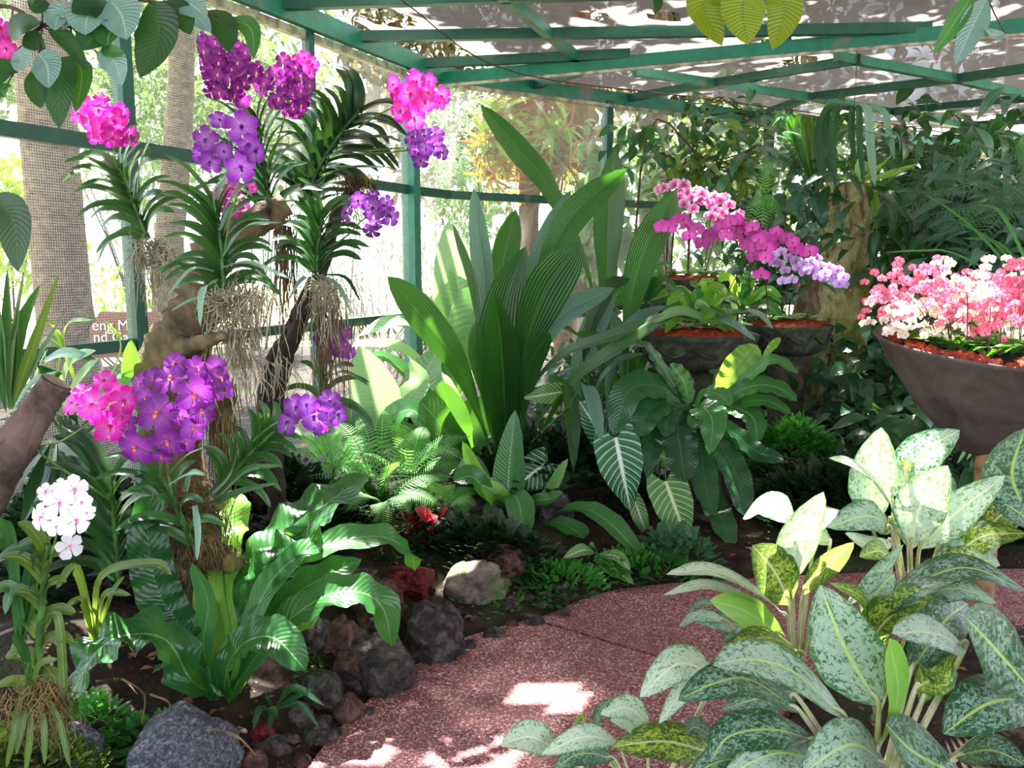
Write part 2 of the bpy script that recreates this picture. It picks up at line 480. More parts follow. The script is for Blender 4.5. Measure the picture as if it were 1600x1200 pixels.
for z, h in ((2.2, .07), (1.19, .06)):
    struct('trim_rail', MB().add(*beam(WA + V3(0, 0, z), lw(6.93) + V3(0, 0, z), .05, h)), M['dgreen'])
    struct('trim_rail', MB().add(*beam(lw(7.05) + V3(0, 0, z + .0), WC + bdir * .1 + V3(0, 0, z), .05, h)), M['dgreen'])
    struct('trim_rail', MB().add(*beam(WC + bdir * .05 + V3(0, 0, z), WD + V3(0, 0, z), .05, h)), M['dgreen'])
# eaves: a green beam with a pale pipe below it
struct('trim_eave', MB().add(*beam(WA + V3(.06, 0, EZ + .03), WC + V3(.06, 0, EZ + .03), .05, .13)), M['green'])
struct('trim_eave', MB().add(*beam(WC + V3(0, 0, EZ + .03), WD + V3(0, 0, EZ + .03), .05, .12)), M['green'])
struct('trim_eave_strip', MB().add(*beam(WA + V3(-.02, 0, EZ - .055), WC + V3(-.02, 0, EZ - .055), .05, .05)), M['pipe'])
struct('trim_eave_strip', MB().add(*beam(WC + V3(0, -.03, EZ - .05), WD + V3(0, -.03, EZ - .05), .04, .03)), M['pipe'])
def rb(x0, y0, x1, y1, wd=.06, h=.07, m='green', z=3.2, z2=None):
    a = G(x0, y0, z); b = G(x1, y1, z2 or z)
    return struct('roof_beam', MB().add(*beam(a, b, wd, h)), M[m])
a = WC + V3(.02, -.05, 3.13); b = V3(3.6, 5.75, 3.15); b = a + (b - a) * 2.0
struct('roof_beam', MB().add(*beam(a, b, .06, .10)), M['green'])
struct('roof_pipe', MB().add(*beam(a + V3(0, -.05, -.06), b + V3(0, -.05, -.06), .02, .02)), M['pipe'])
rb(392, 8, 1000, -12, m='dgreen'); rb(508, 58, 1454, 44, m='dgreen'); rb(600, 102, 985, 84, m='dgreen')
rb(770, -22, 908, 96); rb(992, 112, 1268, 152); rb(1268, 152, 1700, 232); rb(1307, 88, 1499, 124); rb(1499, 124, 1720, 176)
rb(942, 160, 1116, 130, m='dgreen'); rb(1116, 130, 1347, 92, m='dgreen'); rb(1268, 151, 1487, 124, m='dgreen'); rb(1487, 124, 1700, 92, m='dgreen')
rb(1397, 174, 1640, 150, m='dgreen'); rb(1515, 196, 1700, 180, m='dgreen'); rb(812, 140, 905, 112, m='dgreen'); rb(1100, 212, 1270, 150, m='dgreen')
p = G(1229, 78, 3.15); struct('roof_strut', MB().add(*beam(p, p + V3(0, 0, .16), .05, .05, up=(0, 1, 0))), M['dgreen'])
# thin cable slung under the roof
wire = MB(); wire.add(*tube([G(600, -20, 3.0), G(800, 112, 2.98), G(1110, 155, 2.98), G(1400, 195, 2.98), G(1620, 232, 2.98)], .005, 4))
o = wire.obj('cable', M['twig']); tag(o, 'thin brown cable slung under the green roof beams', 'cable')
# roof net, sagging a little between the beams
SUNLIT = [  # picture point, depth, radius: spots to light; net holes and crown gaps are cut to suit
    (845, 1084, 3.02, .06), (880, 1092, 2.98, .06), (425, 870, 2.96, .13), (450, 830, 3.03, .12), (485, 930, 2.85, .09), (540, 905, 2.90, .09), (500, 785, 3.22, .10), (530, 762, 3.30, .09), (575, 930, 2.88, .06),
    (520, 690, 4.6, .12), (640, 590, 5.1, .16), (665, 570, 6.1, .3), (560, 560, 5.1, .14), (560, 520, 6.0, .2), (700, 430, 6.5, .3), (590, 450, 6.4, .3), (700, 520, 6.0, .2),
    (1183, 796, 2.45, .10), (1285, 815, 2.36, .10), (1480, 460, 3.3, .2), (1425, 480, 3.4, .14), (1510, 500, 3.35, .14), (1595, 460, 3.5, .12), (1315, 380, 6.8, .14), (1320, 500, 6.75, .12), (1495, 1162, 2.4, .03),
    (1290, 430, 6.0, .12), (1110, 310, 6.7, .12), (718, 885, 3.92, .07), (652, 812, 4.2, .07), (360, 795, 3.13, .09), (155, 190, 3.7, .13), (475, 95, 3.5, .08), (650, 150, 3.7, .12),
    (1377, 720, 2.52, .06), (1450, 760, 2.52, .05), (445, 1005, 2.6, .06), (320, 580, 2.46, .07), (1000, 502, 5.2, .05), (490, 630, 2.8, .05), (130, 600, 2.46, .06), (210, 590, 3.1, .08), (1140, 560, 4.97, .04), (600, 740, 4.15, .10), (150, 1010, 2.48, .04), (110, 590, 3.3, .10)]
SL = [(P(x, y, d), r) for x, y, d, r in SUNLIT]
mb = MB(); nx, ny = 190, 260; V = []; UV = []
for j in range(ny):
    for i in range(nx):
        y = -3 + 19 * j / (ny - 1)
        xl = WA.x + (min(y, 7.4) + 3) * .463 if y < 7.4 else WC.x + (y - 7.4) / bdir.y * bdir.x
        x = xl + (9.5 - xl) * i / (nx - 1) if xl < 9.4 else 9.4 + i * .01
        z = EZ + .14 + .035 * math.sin(x * 4.1 + y) * math.sin(y * 3.3) + .02 * mnoise.noise(V3(x * 3, y * 3, 0))
        V.append((x, y, z)); UV.append((x, y))
HZ = []
for q, r in SL:
    t = (EZ + .14 - q.z) / SUN.z
    HZ.append((q.x + SUN.x * t, q.y + SUN.y * t, max(r, .085)))
def sun_hole(f):  # net cells left out so the sun lands on the chosen spots
    x = sum(V[i][0] for i in f) / 4; y = sum(V[i][1] for i in f) / 4
    return any((x - a) ** 2 + ((y - b) * 1.15) ** 2 < r * r * 1.5 for a, b, r in HZ)
mb.add(V, [f for f in grid_faces(nx, ny) if not sun_hole(f)], UV)
o = mb.obj('roof', M['roofnet']); o['kind'] = 'structure'

# ================================================================ ground
EDGE = [(420, 1330), (480, 1200), (560, 1108), (640, 1045), (700, 1008), (760, 985), (850, 962), (900, 940), (950, 924), (1040, 912), (1150, 905), (1300, 897), (1500, 890), (1900, 885)]
E = [G(x, y, 0) for x, y in EDGE]; E = [V3(E[0].x - .35, -2.5, 0)] + [V3(E[0].x - .05, 1.2, 0)] + E
RE = [V3(.55, -2.5, 0), V3(.62, 1.2, 0), G(1150, 1330, 0), G(1215, 1130, 0), G(1330, 1030, 0), G(1500, 985, 0), G(1900, 960, 0)]
ES = bez(E, 90); RS = bez(RE, 60)
poly = [(p.x, p.y) for p in ES] + [(p.x, p.y) for p in RS[::-1]]
def inside(x, y):
    c = False; n = len(poly)
    for i in range(n):
        x0, y0 = poly[i]; x1, y1 = poly[i - 1]
        if (y0 > y) != (y1 > y) and x < (x1 - x0) * (y - y0) / (y1 - y0) + x0: c = not c
    return c
def edist(x, y):
    best = 9
    for L in (ES, RS):
        for i in range(len(L) - 1):
            a, b = L[i], L[i + 1]; dx, dy = b.x - a.x, b.y - a.y; q = dx * dx + dy * dy + 1e-9
            t = max(0, min(1, ((x - a.x) * dx + (y - a.y) * dy) / q)); d = math.hypot(x - a.x - t * dx, y - a.y - t * dy)
            if d < best: best = d
    return best
def GH(x, y):
    """height of the ground"""
    if inside(x, y): return -.05
    d = edist(x, y)
    h = -.05 + .07 * min(1, d / .04) + .20 * min(1, d / .9) ** 1.2
    if y < 4.5 and x < 0: h += .10 * min(1, max(0, d - .3) / .8)
    h += .25 * min(1, max(0, d - .6) / 1.5) * min(1, max(0, (x - .6) / 1.5)) * min(1, max(0, (y - 3.9) / 1.))
    return h + .03 * mnoise.noise(V3(x * 2.3, y * 2.3, 0)) * min(1, d * 3) + .012 * mnoise.noise(V3(x * 9, y * 9, 1)) * min(1, d * 3)
GHC = {}
def gh(x, y):
    k = (round(x, 2), round(y, 2))
    if k not in GHC: GHC[k] = GH(*k)
    return GHC[k]
def terrain(name, x0, x1, y0, y1, nx, ny, mat, zf):
    V = []; UV = []
    for j in range(ny):
        for i in range(nx):
            x = x0 + (x1 - x0) * i / (nx - 1); y = y0 + (y1 - y0) * j / (ny - 1); V.append((x, y, zf(x, y))); UV.append((x, y))
    return struct(name, MB().add(V, grid_faces(nx, ny), UV), mat, smooth=True)
terrain('ground', -5.6, 9.5, -3, 14.5, 150, 170, M['soil'], gh)
terrain('ground_outside', -60, 60, -10, 90, 2, 2, M['lawn'], lambda x, y: -.09)
# raised pink path with a real thickness and a cut joint
ja, jb = G(850, 972, 0), G(1060, 1035, 0); jd = (jb - ja).normalized(); jn = V3(-jd.y, jd.x, 0)
def pathpoly(name, keep):
    import bmesh
    bm = bmesh.new()
    vs = [bm.verts.new((x, y, 0)) for x, y in poly]; f = bm.faces.new(vs); bmesh.ops.recalc_face_normals(bm, faces=[f])
    n = jn * keep
    bmesh.ops.bisect_plane(bm, geom=bm.verts[:] + bm.edges[:] + bm.faces[:], plane_co=ja + n * .011, plane_no=n, clear_inner=True)
    r = bmesh.ops.extrude_face_region(bm, geom=bm.faces[:])
    for v in [g for g in r['geom'] if isinstance(g, bmesh.types.BMVert)]: v.co.z = -.08
    bmesh.ops.triangulate(bm, faces=bm.faces[:]); bmesh.ops.recalc_face_normals(bm, faces=bm.faces[:])
    me = bpy.data.meshes.new(name); bm.to_mesh(me); bm.free(); me.materials.append(M['path'])
    link(name, me, kind='structure')
pathpoly('path', 1); pathpoly('path', -1)
# ================================================================ outside the net: trees, shrubs, sign
def lm(*a, **k): return leaf_mat(*a, **k)
M['treeleaf'] = lm('tree_leaves', srgb(44, 72, 40), srgb(84, 116, 62), trans=.3, rough=.5, island=True, tcol=srgb(120, 160, 70))
M['paleleaf'] = lm('pale_leaves', srgb(76, 118, 82), srgb(126, 160, 112), trans=.35, rough=.5, island=True, tcol=srgb(150, 190, 120))
M['canopyleaf'] = lm('canopy_leaves', srgb(60, 66, 40), srgb(104, 84, 66), trans=.28, rough=.6, island=True, tcol=srgb(130, 120, 70))
M['yelleaf'] = lm('yellow_green_leaves', srgb(110, 150, 40), srgb(160, 190, 60), trans=.5, rough=.45, island=True, tcol=srgb(180, 210, 70))
M['brom'] = lm('bromeliad_leaves', srgb(96, 90, 30), srgb(150, 44, 40), trans=.4, rough=.4, island=True, tcol=srgb(200, 150, 40))
T_oval = tl(1, .45, 'oval', 5, 3); T_lance = tl(1, .24, 'lance', 6, 3, .25, -.35); T_blob = tl(1, .7, 'oval', 4, 3, .15, -.1)
T_strap = tl(1, .09, 'strap', 7, 3, .4, -.55)
def in_gap(p, extra=0):
    for q, r in SL:
        d = p - q; t = d.dot(SUN)
        if t > .3 and (d - SUN * t).length < r * 1.15 + extra: return True
    return False
def crown(center, rad, n, T, size, rr, shell=.35, droop=.4, gap=True, clump=.5):
    out = []; c = Vector(center); nc = max(1, int(n / 14))
    for _ in range(nc):
        v = rvec(rr); k = shell + (1 - shell) * rr.random() ** .5
        q = c + V3(v.x * rad[0], v.y * rad[1], v.z * rad[2]) * k
        for _ in range(14):
            p = q + rvec(rr) * (rr.random() * clump)
            if gap and in_gap(p, size * .65): continue  # leaves dropped to open a way for the sun patches
            f = rvec(rr); f.z -= droop
            out.append(rotmat(p, f, V3(rr.uniform(-.6, .6), rr.uniform(-.6, .6), 1), size * rr.uniform(.6, 1.3)))
    return out
def trunk_thing(name, label, cat, pts, rad, mat, shade_crowns, cm, T, group=None, rough=.12, seed=1, sides=14):
    base = Vector(pts[0]); t = thing(name, base, label, cat, group)
    MB().add(*tube(pts, rad, sides, n=26, rough=rough, seed=seed)).obj('trunk', mat, t)
    m = MB(); rr = random.Random(seed)
    for args in shade_crowns: m.inst(T, crown(*args[:3], T, args[3], rr, **(args[4] if len(args) > 4 else {})))
    if m.n: m.obj('crown', cm, t)  # crowns added above the view, over the house, to shade it
    return t
def OP(px, py, Y): return P(px, py, Y)
def at(px, Y, z): return V3((px - 800) / F * Y * 1.0, Y, z)
K = dict(clump=.7)
tg = 'trees standing outside the net wall'
trunk_thing('palm_tree', 'tall tree with thick pale ringed trunk beyond the net, leftmost of the trunks', 'tree',
            [at(112, 8.2, 0), at(102, 8.2, 1.3), at(98, 8.2, 3), at(100, 8.2, 5), at(108, 8.2, 8)], [.29, .25, .245, .24, .2], M['palmbark'],
            [((-5.5, 5.5, 7.2), (3, 3.5, 1.3), 3600, .36, K), ((-3, 9.5, 7.5), (3, 2.5, 1.2), 1500, .36, K)], M['canopyleaf'], T_oval, tg, .05, 3, 20)
trunk_thing('tree', 'slim leaning pinkish brown trunk beyond the net, between the two left green posts', 'tree',
            [at(258, 10, 0), at(268, 10, 1.6), at(285, 10, 2.6), at(306, 10, 4), at(322, 10, 7)], [.19, .17, .16, .14, .11], M['palmbark'],
            [((-1.2, 5.6, 7), (2.4, 2.8, 1.2), 4600, .34, K), ((0, 10.5, 8), (3, 3, 1.2), 1300, .36, K)], M['canopyleaf'], T_oval, tg, .1, 5)
trunk_thing('tree', 'broad brown trunk wrapped in hanging lianas, beside the bromeliad cluster beyond the net', 'tree',
            [at(905, 12.5, 0), at(900, 12.5, 2), at(896, 12.5, 3.5), at(890, 12.5, 5.5), at(880, 12.5, 8)], [.36, .28, .26, .24, .2], M['liana'],
            [((2.0, 4.6, 6.8), (2.8, 3.4, 1.2), 3800, .34, K), ((2.5, 11.5, 7.6), (3.5, 3, 1.6), 1500, .38, K)], M['canopyleaf'], T_oval, tg, .5, 8)
trunk_thing('tree', 'straight pale trunk behind the net to the right of the thin green back post', 'tree',
            [at(1025, 13, 0), at(1020, 13, 2.5), at(1010, 13, 4.5), at(1005, 13, 8)], [.26, .24, .22, .2], M['palmbark'],
            [((5.2, 8, 7), (3.4, 4, 1.3), 2400, .36, K)], M['canopyleaf'], T_oval, tg, .1, 9)
trunk_thing('tree', 'tall dark trunk far behind the jungle plants on the right', 'tree',
            [at(1560, 15, 0), at(1555, 15, 2.5), at(1560, 15, 8)], [.22, .2, .16], M['bark'],
            [((1, 1, 6.6), (3.2, 3, 1.1), 2200, .32, K), ((5, 2.5, 6.8), (3, 3, 1.1), 1500, .34, K), ((-3.5, 2, 6.8), (2.6, 3, 1.1), 1600, .34, K)], M['canopyleaf'], T_oval, tg, .2, 10)
# bromeliads massed on a trunk
bt = thing('bromeliad_tree', at(830, 11, 0), 'reddish trunk beyond the net carrying a big cluster of red and yellow bromeliads', 'tree')
MB().add(*tube([at(834, 11, 0), at(828, 11, 1.4), at(826, 11, 2.4), at(815, 11, 3.5)], [.14, .11, .13, .12], 10, rough=.25)).obj('trunk', M['liana'], bt)
rr = random.Random(4)
for k in range(17):
    v = rvec(rr); v.y = -abs(v.y) * .7
    c = at(816, 11, 3.15) + V3(v.x * .42, v.y * .42, v.z * .55); ms = []
    for i in range(26):
        a = i * 2.4; e = rr.uniform(.1, 1.1); ax = V3(v.x, v.y - .3, v.z * .6 + .2).normalized()
        s = ax.orthogonal().normalized(); q = ax.cross(s)
        f = (s * math.cos(a) + q * math.sin(a)) * math.cos(e) + ax * math.sin(e)
        ms.append(rotmat(c, f, ax, (.55, .42 * rr.uniform(.7, 1.2), .45)))
    MB().inst(T_strap, ms).obj('bromeliad', M['brom'] if k % 3 else M['yelleaf'], bt)
# shrubs and small trees outside
def shrub(label, px, Y, z, rad, n, mat, T, size, seed, stems=5, group=None, name='shrub', cat='shrub'):
    b = at(px, Y, .0); t = thing(name, b, label, cat, group); rr = random.Random(seed); c = at(px, Y, z)
    s = MB()
    for i in range(stems):
        v = rvec(rr); e = c + V3(v.x * rad[0], v.y * rad[1], v.z * rad[2]) * .8
        s.add(*tube([b + V3(rr.uniform(-.1, .1), rr.uniform(-.1, .1), 0), (b + e) / 2 + rvec(rr) * .15, e], [.02, .006], 5, n=6))
    s.obj('stem', M['twig'], t)
    MB().inst(T, crown(c, rad, n, T, size, rr, .2, .1, clump=min(rad) * .45)).obj('foliage', mat, t)
    return t
og = 'shrubs and small trees in the sunlight outside the net'
SH = [('pale green tree crown seen through the net between corner post and bromeliad tree', 745, 14, 3.4, (1.1, 1, 1.7), 1500, 'paleleaf', T_oval, .16),
      ('feathery green tree beyond the net behind the left green post', 225, 13, 3.6, (1.3, 1, 1.5), 1300, 'treeleaf', T_lance, .22),
      ('green tree high beyond the net between the two left posts', 400, 14, 3.8, (1.6, 1, 1.2), 1400, 'treeleaf', T_oval, .18),
      ('bright yellow-green bush at the left edge beyond the net', 30, 9.5, 1.9, (.7, .5, .9), 500, 'yelleaf', T_oval, .2),
      ('twiggy olive shrub beyond the net left of the corner post', 570, 9.6, 1.6, (.9, .6, .65), 420, 'paleleaf', T_lance, .10),
      ('leafy shrub beyond the net right of the corner post', 690, 10.5, 1.9, (.7, .6, .7), 500, 'paleleaf', T_lance, .12),
      ('large leaved green bush under the liana trunk', 960, 11.5, 2.4, (.9, .6, 1.1), 420, 'paleleaf', T_blob, .26),
      ('low pale bush far beyond the net on the left', 190, 12.5, 1.0, (1.2, .8, .6), 500, 'yelleaf', T_oval, .14),
      ('tall shady trees behind the net on the right', 1180, 15.5, 3.0, (2.4, 1.2, 2.4), 2600, 'treeleaf', T_oval, .24),
      ('distant hazy trees beyond the bright clearing on the left', 330, 24, 6.5, (4.5, 2, 3.2), 2600, 'treeleaf', T_oval, .42),
      ('distant hazy trees behind the bromeliad tree', 760, 24, 6.8, (4, 2, 4.0), 3400, 'canopyleaf', T_oval, .45),
      ('distant brownish trees seen through the roof net above the orchid bowls', 1150, 25, 8, (4, 2, 4.6), 3600, 'canopyleaf', T_oval, .5),
      ('distant dark green trees closing the view at far right', 1600, 23, 6.5, (5.5, 2, 5.2), 4800, 'canopyleaf', T_oval, .5),
      ('distant trees left of the thick ringed trunk', -20, 22, 7.5, (3, 2, 2.6), 1300, 'treeleaf', T_oval, .4)]
for i, (lb, px, Y, z, rad, n, mt, T, s) in enumerate(SH):
    shrub(lb, px, Y, z, rad, n, M[mt], T, s, 50 + i, group=og, name='shrub' if z < 2.5 else 'background_tree', cat='shrub' if z < 2.5 else 'tree')
# twiggy bare branches near the fence
for i, (px, Y, h) in enumerate(((610, 9.2, 1.9), (560, 9.4, 1.7), (680, 9.6, 2.0))):
    rr = random.Random(90 + i); b = at(px, Y, .05); s = MB()
    for k in range(26):
        a = rr.uniform(-1.2, 1.2); L = h * rr.uniform(.5, 1); e = b + V3(math.sin(a) * L * .7, rr.uniform(-.3, .3), L * math.cos(a * .6))
        s.add(*tube([b, b.lerp(e, .5) + rvec(rr) * .12, e + rvec(rr) * .1], [.012, .003], 4, n=7))
    tag(s.obj('bare_shrub', M['droot']), ['twiggy bare shrub against the outside of the net, left of the corner post', 'smaller bare shrub leaning left behind the small violet spray', 'bare twiggy shrub outside the net just right of the corner post'][i], 'shrub', 'bare shrubs by the fence')
# brown sign board with pale letters, partly hidden by the post
sg = thing('sign_board', P(205, 520, 7.6), 'reddish brown sign board with pale lettering beyond the net, low beside the thick trunk', 'sign')
a = P(140, 487, 7.6); b = P(300, 487, 7.6); mb = MB()
V = [P(x, y, d) for d in (7.6, 7.66) for x, y in ((140, 560), (300, 556), (300, 487), (156, 487), (140, 512))]
mb.add(V, [(4, 3, 2, 1, 0), (5, 6, 7, 8, 9)] + [(i, (i + 1) % 5, (i + 1) % 5 + 5, i + 5) for i in range(5)])
mb.obj('board', M['sign'], sg, smooth=False)
for s, px, py, sz in (('eng McN', 144, 516, .135), ('nd Gal', 146, 534, .13)):
    cu = bpy.data.curves.new('lettering', 'FONT'); cu.body = s; cu.size = sz; cu.extrude = .003
    tmp = bpy.data.objects.new('tmp', cu); me = bpy.data.meshes.new_from_object(tmp); bpy.data.objects.remove(tmp); me.materials.clear(); me.materials.append(M['signtext'])
    o = link('lettering', me, sg, loc=P(px, py, 7.585) - sg.location); o.rotation_euler = (math.pi / 2, 0, 0)
MB().add(*tube([P(240, 545, 7.63), V3(P(240, 545, 7.63).x, 7.63, .0)], .03, 8)).obj('post', M['bark'], sg)
# pale garden road and low wall far outside
struct('road_outside', MB().add([(-14, 14, .06), (3, 11.2, .06), (3, 12.8, .06), (-14, 17.5, .06)], [(0, 1, 2, 3)]), simple_mat('pale_road', srgb(225, 220, 208), .8, .2, srgb(200, 196, 184), 3))
# ================================================================ leaf materials
L = {}
L['palmg'] = lm('pleated_leaf', srgb(13, 50, 20), srgb(36, 88, 34), trans=.18, rough=.33, pleats=13, bump=.4, tcol=srgb(110, 190, 50), nscale=2, mid=srgb(70, 130, 50), midw=.02)
L['palmgrey'] = lm('pleated_leaf_grey', srgb(60, 100, 88), srgb(104, 138, 126), trans=.2, rough=.35, pleats=13, bump=.4, tcol=srgb(120, 180, 90), nscale=2)
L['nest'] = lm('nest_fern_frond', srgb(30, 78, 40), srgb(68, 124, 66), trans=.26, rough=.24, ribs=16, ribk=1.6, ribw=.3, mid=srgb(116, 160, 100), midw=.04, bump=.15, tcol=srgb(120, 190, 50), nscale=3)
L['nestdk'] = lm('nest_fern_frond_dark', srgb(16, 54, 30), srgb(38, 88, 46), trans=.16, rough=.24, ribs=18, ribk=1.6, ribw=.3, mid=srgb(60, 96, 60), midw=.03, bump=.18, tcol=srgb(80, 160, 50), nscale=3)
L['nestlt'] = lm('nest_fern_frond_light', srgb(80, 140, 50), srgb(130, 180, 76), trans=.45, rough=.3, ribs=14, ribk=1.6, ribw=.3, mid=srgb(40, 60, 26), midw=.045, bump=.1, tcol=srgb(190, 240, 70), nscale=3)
L['paddle'] = lm('pale_paddle_leaf', srgb(104, 150, 104), srgb(146, 184, 134), trans=.4, rough=.28, ribs=12, ribk=.8, ribw=.3, mid=srgb(170, 200, 150), midw=.05, bump=.3, tcol=srgb(200, 240, 160), nscale=3)
L['anth'] = lm('veined_heart_leaf', srgb(16, 70, 40), srgb(38, 104, 56), trans=.15, rough=.4, ribs=11, ribk=2.6, ribcol=srgb(190, 214, 190), ribw=.16, mid=srgb(222, 236, 222), midw=.085, bump=.3, nscale=3)
L['anthlt'] = lm('veined_heart_leaf_light', srgb(56, 110, 44), srgb(90, 140, 66), trans=.25, rough=.4, ribs=11, ribk=2.6, ribcol=srgb(196, 214, 170), ribw=.14, mid=srgb(214, 226, 184), midw=.08, bump=.3, nscale=3)
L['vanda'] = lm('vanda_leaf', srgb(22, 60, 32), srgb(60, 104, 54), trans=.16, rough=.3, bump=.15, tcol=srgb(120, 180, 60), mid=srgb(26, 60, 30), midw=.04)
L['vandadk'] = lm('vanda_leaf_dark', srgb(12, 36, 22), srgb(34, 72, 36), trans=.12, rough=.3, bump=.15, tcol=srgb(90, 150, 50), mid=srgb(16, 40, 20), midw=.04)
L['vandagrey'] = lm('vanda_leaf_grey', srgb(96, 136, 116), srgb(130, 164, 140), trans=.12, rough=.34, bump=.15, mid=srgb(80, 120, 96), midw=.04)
L['olive'] = lm('olive_leaf', srgb(38, 64, 24), srgb(84, 114, 46), trans=.25, rough=.38, bump=.2, tcol=srgb(170, 200, 70), mid=srgb(120, 150, 70), midw=.05)
L['treeleaf2'] = lm('glossy_dark_leaf', srgb(10, 36, 20), srgb(28, 66, 36), trans=.22, rough=.3, ribs=8, ribk=1.6, ribw=.3, mid=srgb(40, 76, 42), midw=.03, bump=.1, tcol=srgb(90, 160, 40), nscale=3)
L['greyleaf'] = lm('shiny_greygreen_leaf', srgb(84, 116, 110), srgb(122, 150, 144), trans=.12, rough=.3, ribs=8, ribk=1.6, ribw=.3, mid=srgb(150, 176, 160), midw=.04, bump=.3, nscale=3)
L['yellow'] = lm('yellow_green_leaf', srgb(96, 116, 16), srgb(132, 150, 26), trans=.4, rough=.35, ribs=10, ribk=1.2, ribw=.25, mid=srgb(96, 110, 20), midw=.05, bump=.3, tcol=srgb(150, 170, 20), nscale=3)
L['fern'] = lm('fern_frond', srgb(52, 124, 52), srgb(110, 178, 84), trans=.4, rough=.45, island=True, tcol=srgb(150, 220, 90))
L['ferndk'] = lm('fern_frond_dark', srgb(40, 84, 60), srgb(84, 128, 92), trans=.3, rough=.45, island=True, tcol=srgb(90, 160, 80))
L['sela'] = lm('spikemoss', srgb(34, 104, 46), srgb(84, 158, 66), trans=.35, rough=.5, island=True, tcol=srgb(110, 200, 70))
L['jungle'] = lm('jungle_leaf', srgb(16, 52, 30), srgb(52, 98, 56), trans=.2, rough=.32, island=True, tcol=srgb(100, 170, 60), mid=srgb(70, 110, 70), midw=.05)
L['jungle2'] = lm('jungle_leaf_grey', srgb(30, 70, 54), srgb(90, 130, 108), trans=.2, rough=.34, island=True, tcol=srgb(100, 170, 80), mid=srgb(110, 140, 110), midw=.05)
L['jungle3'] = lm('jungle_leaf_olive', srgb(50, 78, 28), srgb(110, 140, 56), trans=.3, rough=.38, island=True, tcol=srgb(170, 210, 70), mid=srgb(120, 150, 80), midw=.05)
L['red'] = lm('red_leaf', srgb(176, 36, 56), srgb(226, 100, 112), trans=.3, rough=.4, tcol=srgb(250, 80, 80), ribs=8, ribk=1.5, ribcol=srgb(90, 60, 40), ribw=.14, nscale=5)
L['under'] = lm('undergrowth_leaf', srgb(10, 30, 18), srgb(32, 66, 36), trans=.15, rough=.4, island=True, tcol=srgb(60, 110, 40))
L['plain'] = lm('smooth_green_leaf', srgb(96, 158, 60), srgb(134, 186, 88), trans=.35, rough=.3, mid=srgb(160, 200, 110), midw=.06, bump=.1, tcol=srgb(170, 220, 80))
def agla(name, base, dark, rim, trans=.2, thr=.5, midc=srgb(190, 210, 90), dens=.62):
    g = NG(name); u, v, uvv = g.uv()
    au = g.math('MULTIPLY', g.math('ABSOLUTE', g.math('SUBTRACT', u, .5)), 2)
    mp = g.n('ShaderNodeMapping'); mp.inputs['Scale'].default_value = (9, 16, 1); g.l(uvv, mp.inputs[0])
    rnd = objrnd(g); off = g.n('ShaderNodeCombineXYZ'); g.l(g.math('MULTIPLY', rnd, 50), off.inputs[0]); g.l(off.outputs[0], mp.inputs[1])
    nz = g.noise(1.5, 5, mp.outputs[0], .7, .8); n2 = g.noise(.35, 2, mp.outputs[0])
    # speckle, denser towards the rim
    f = g.math('ADD', nz, g.math('MULTIPLY', g.math('POWER', au, 4), .14)); f = g.math('ADD', f, g.math('MULTIPLY', n2, .25))
    k = g.ss(f, dens - .04, dens + .07)
    col = g.mix(k, base, dark)
    col = g.mix(g.ss(au, .93, .99), col, rim)
    ph = g.math('PINGPONG', g.math('SUBTRACT', g.math('MULTIPLY', v, 9), g.math('MULTIPLY', au, 2.2)), .5)
    col = g.mix(g.math('MULTIPLY', g.math('SUBTRACT', 1, g.ss(ph, 0, .12)), .22), col, midc)
    w = g.math('ADD', .012, g.math('MULTIPLY', nz, .07))
    mk = g.n('ShaderNodeMapRange'); g.l(au, mk.inputs[0]); g.l(g.math('MULTIPLY', w, .6), mk.inputs[1]); g.l(g.math('MULTIPLY', w, 1.5), mk.inputs[2]); mk.inputs[3].default_value = 1; mk.inputs[4].default_value = 0
    col = g.mix(mk.outputs[0], col, midc)
    return g.done(g.leafsh(col, .28, trans, g.mix(.5, col, srgb(190, 225, 120)), g.bump(g.math('ADD', ph, nz), .25, .01)))
L['agla'] = agla('silver_speckled_leaf', srgb(156, 180, 164), srgb(52, 100, 62), srgb(60, 116, 66), .16, midc=srgb(186, 208, 128), dens=.67)
L['aglapale'] = agla('pale_speckled_leaf', srgb(188, 208, 184), srgb(84, 134, 82), srgb(96, 148, 90), .2, midc=srgb(222, 228, 190), dens=.69)
L['agladk'] = agla('dark_speckled_leaf', srgb(120, 150, 136), srgb(30, 72, 46), srgb(36, 84, 48), .12, midc=srgb(160, 186, 96), dens=.60)
L['aglaund'] = agla('speckled_leaf_underside', srgb(176, 200, 66), srgb(40, 86, 26), srgb(50, 100, 30), .35, midc=srgb(214, 220, 170), dens=.60)
M['petiole'] = simple_mat('pale_petiole', srgb(206, 196, 168), .5, .4, srgb(160, 172, 116), 14)
M['greenpet'] = simple_mat('green_petiole', srgb(72, 116, 50), .5, .4, srgb(40, 70, 30), 20)

def HL(parent, pts, wpx, kind, mat, nrm=(0, -1, .7), n=16, nu=7, fold=.18, wave=0, wf=5, twist=0, pet=None, petm=None, prad=.006, name='leaf', seed=None, droop=0, back=0):
    """one leaf blade; pts are (picture x, picture y, depth)"""
    q = [p if isinstance(p, Vector) else P(*p) for p in pts]
    Y = sum(v.y for v in q) / len(q); w = wpx * Y / F
    m = MB().add(*blade(q, w, kind, n, nu, nrm, fold, wave, wf, droop, seed if seed is not None else R.randint(0, 9999), twist, back))
    mats = [mat]
    if pet is not None:
        m.add(*tube([pet, pet.lerp(q[0], .55) + V3(0, 0, .01), q[0], q[0].lerp(q[1], .25)], [prad * 1.5, prad * .9, prad * .5], 6), mi=1); mats.append(petm or M['petiole'])
    return m.obj(name, mats, parent)

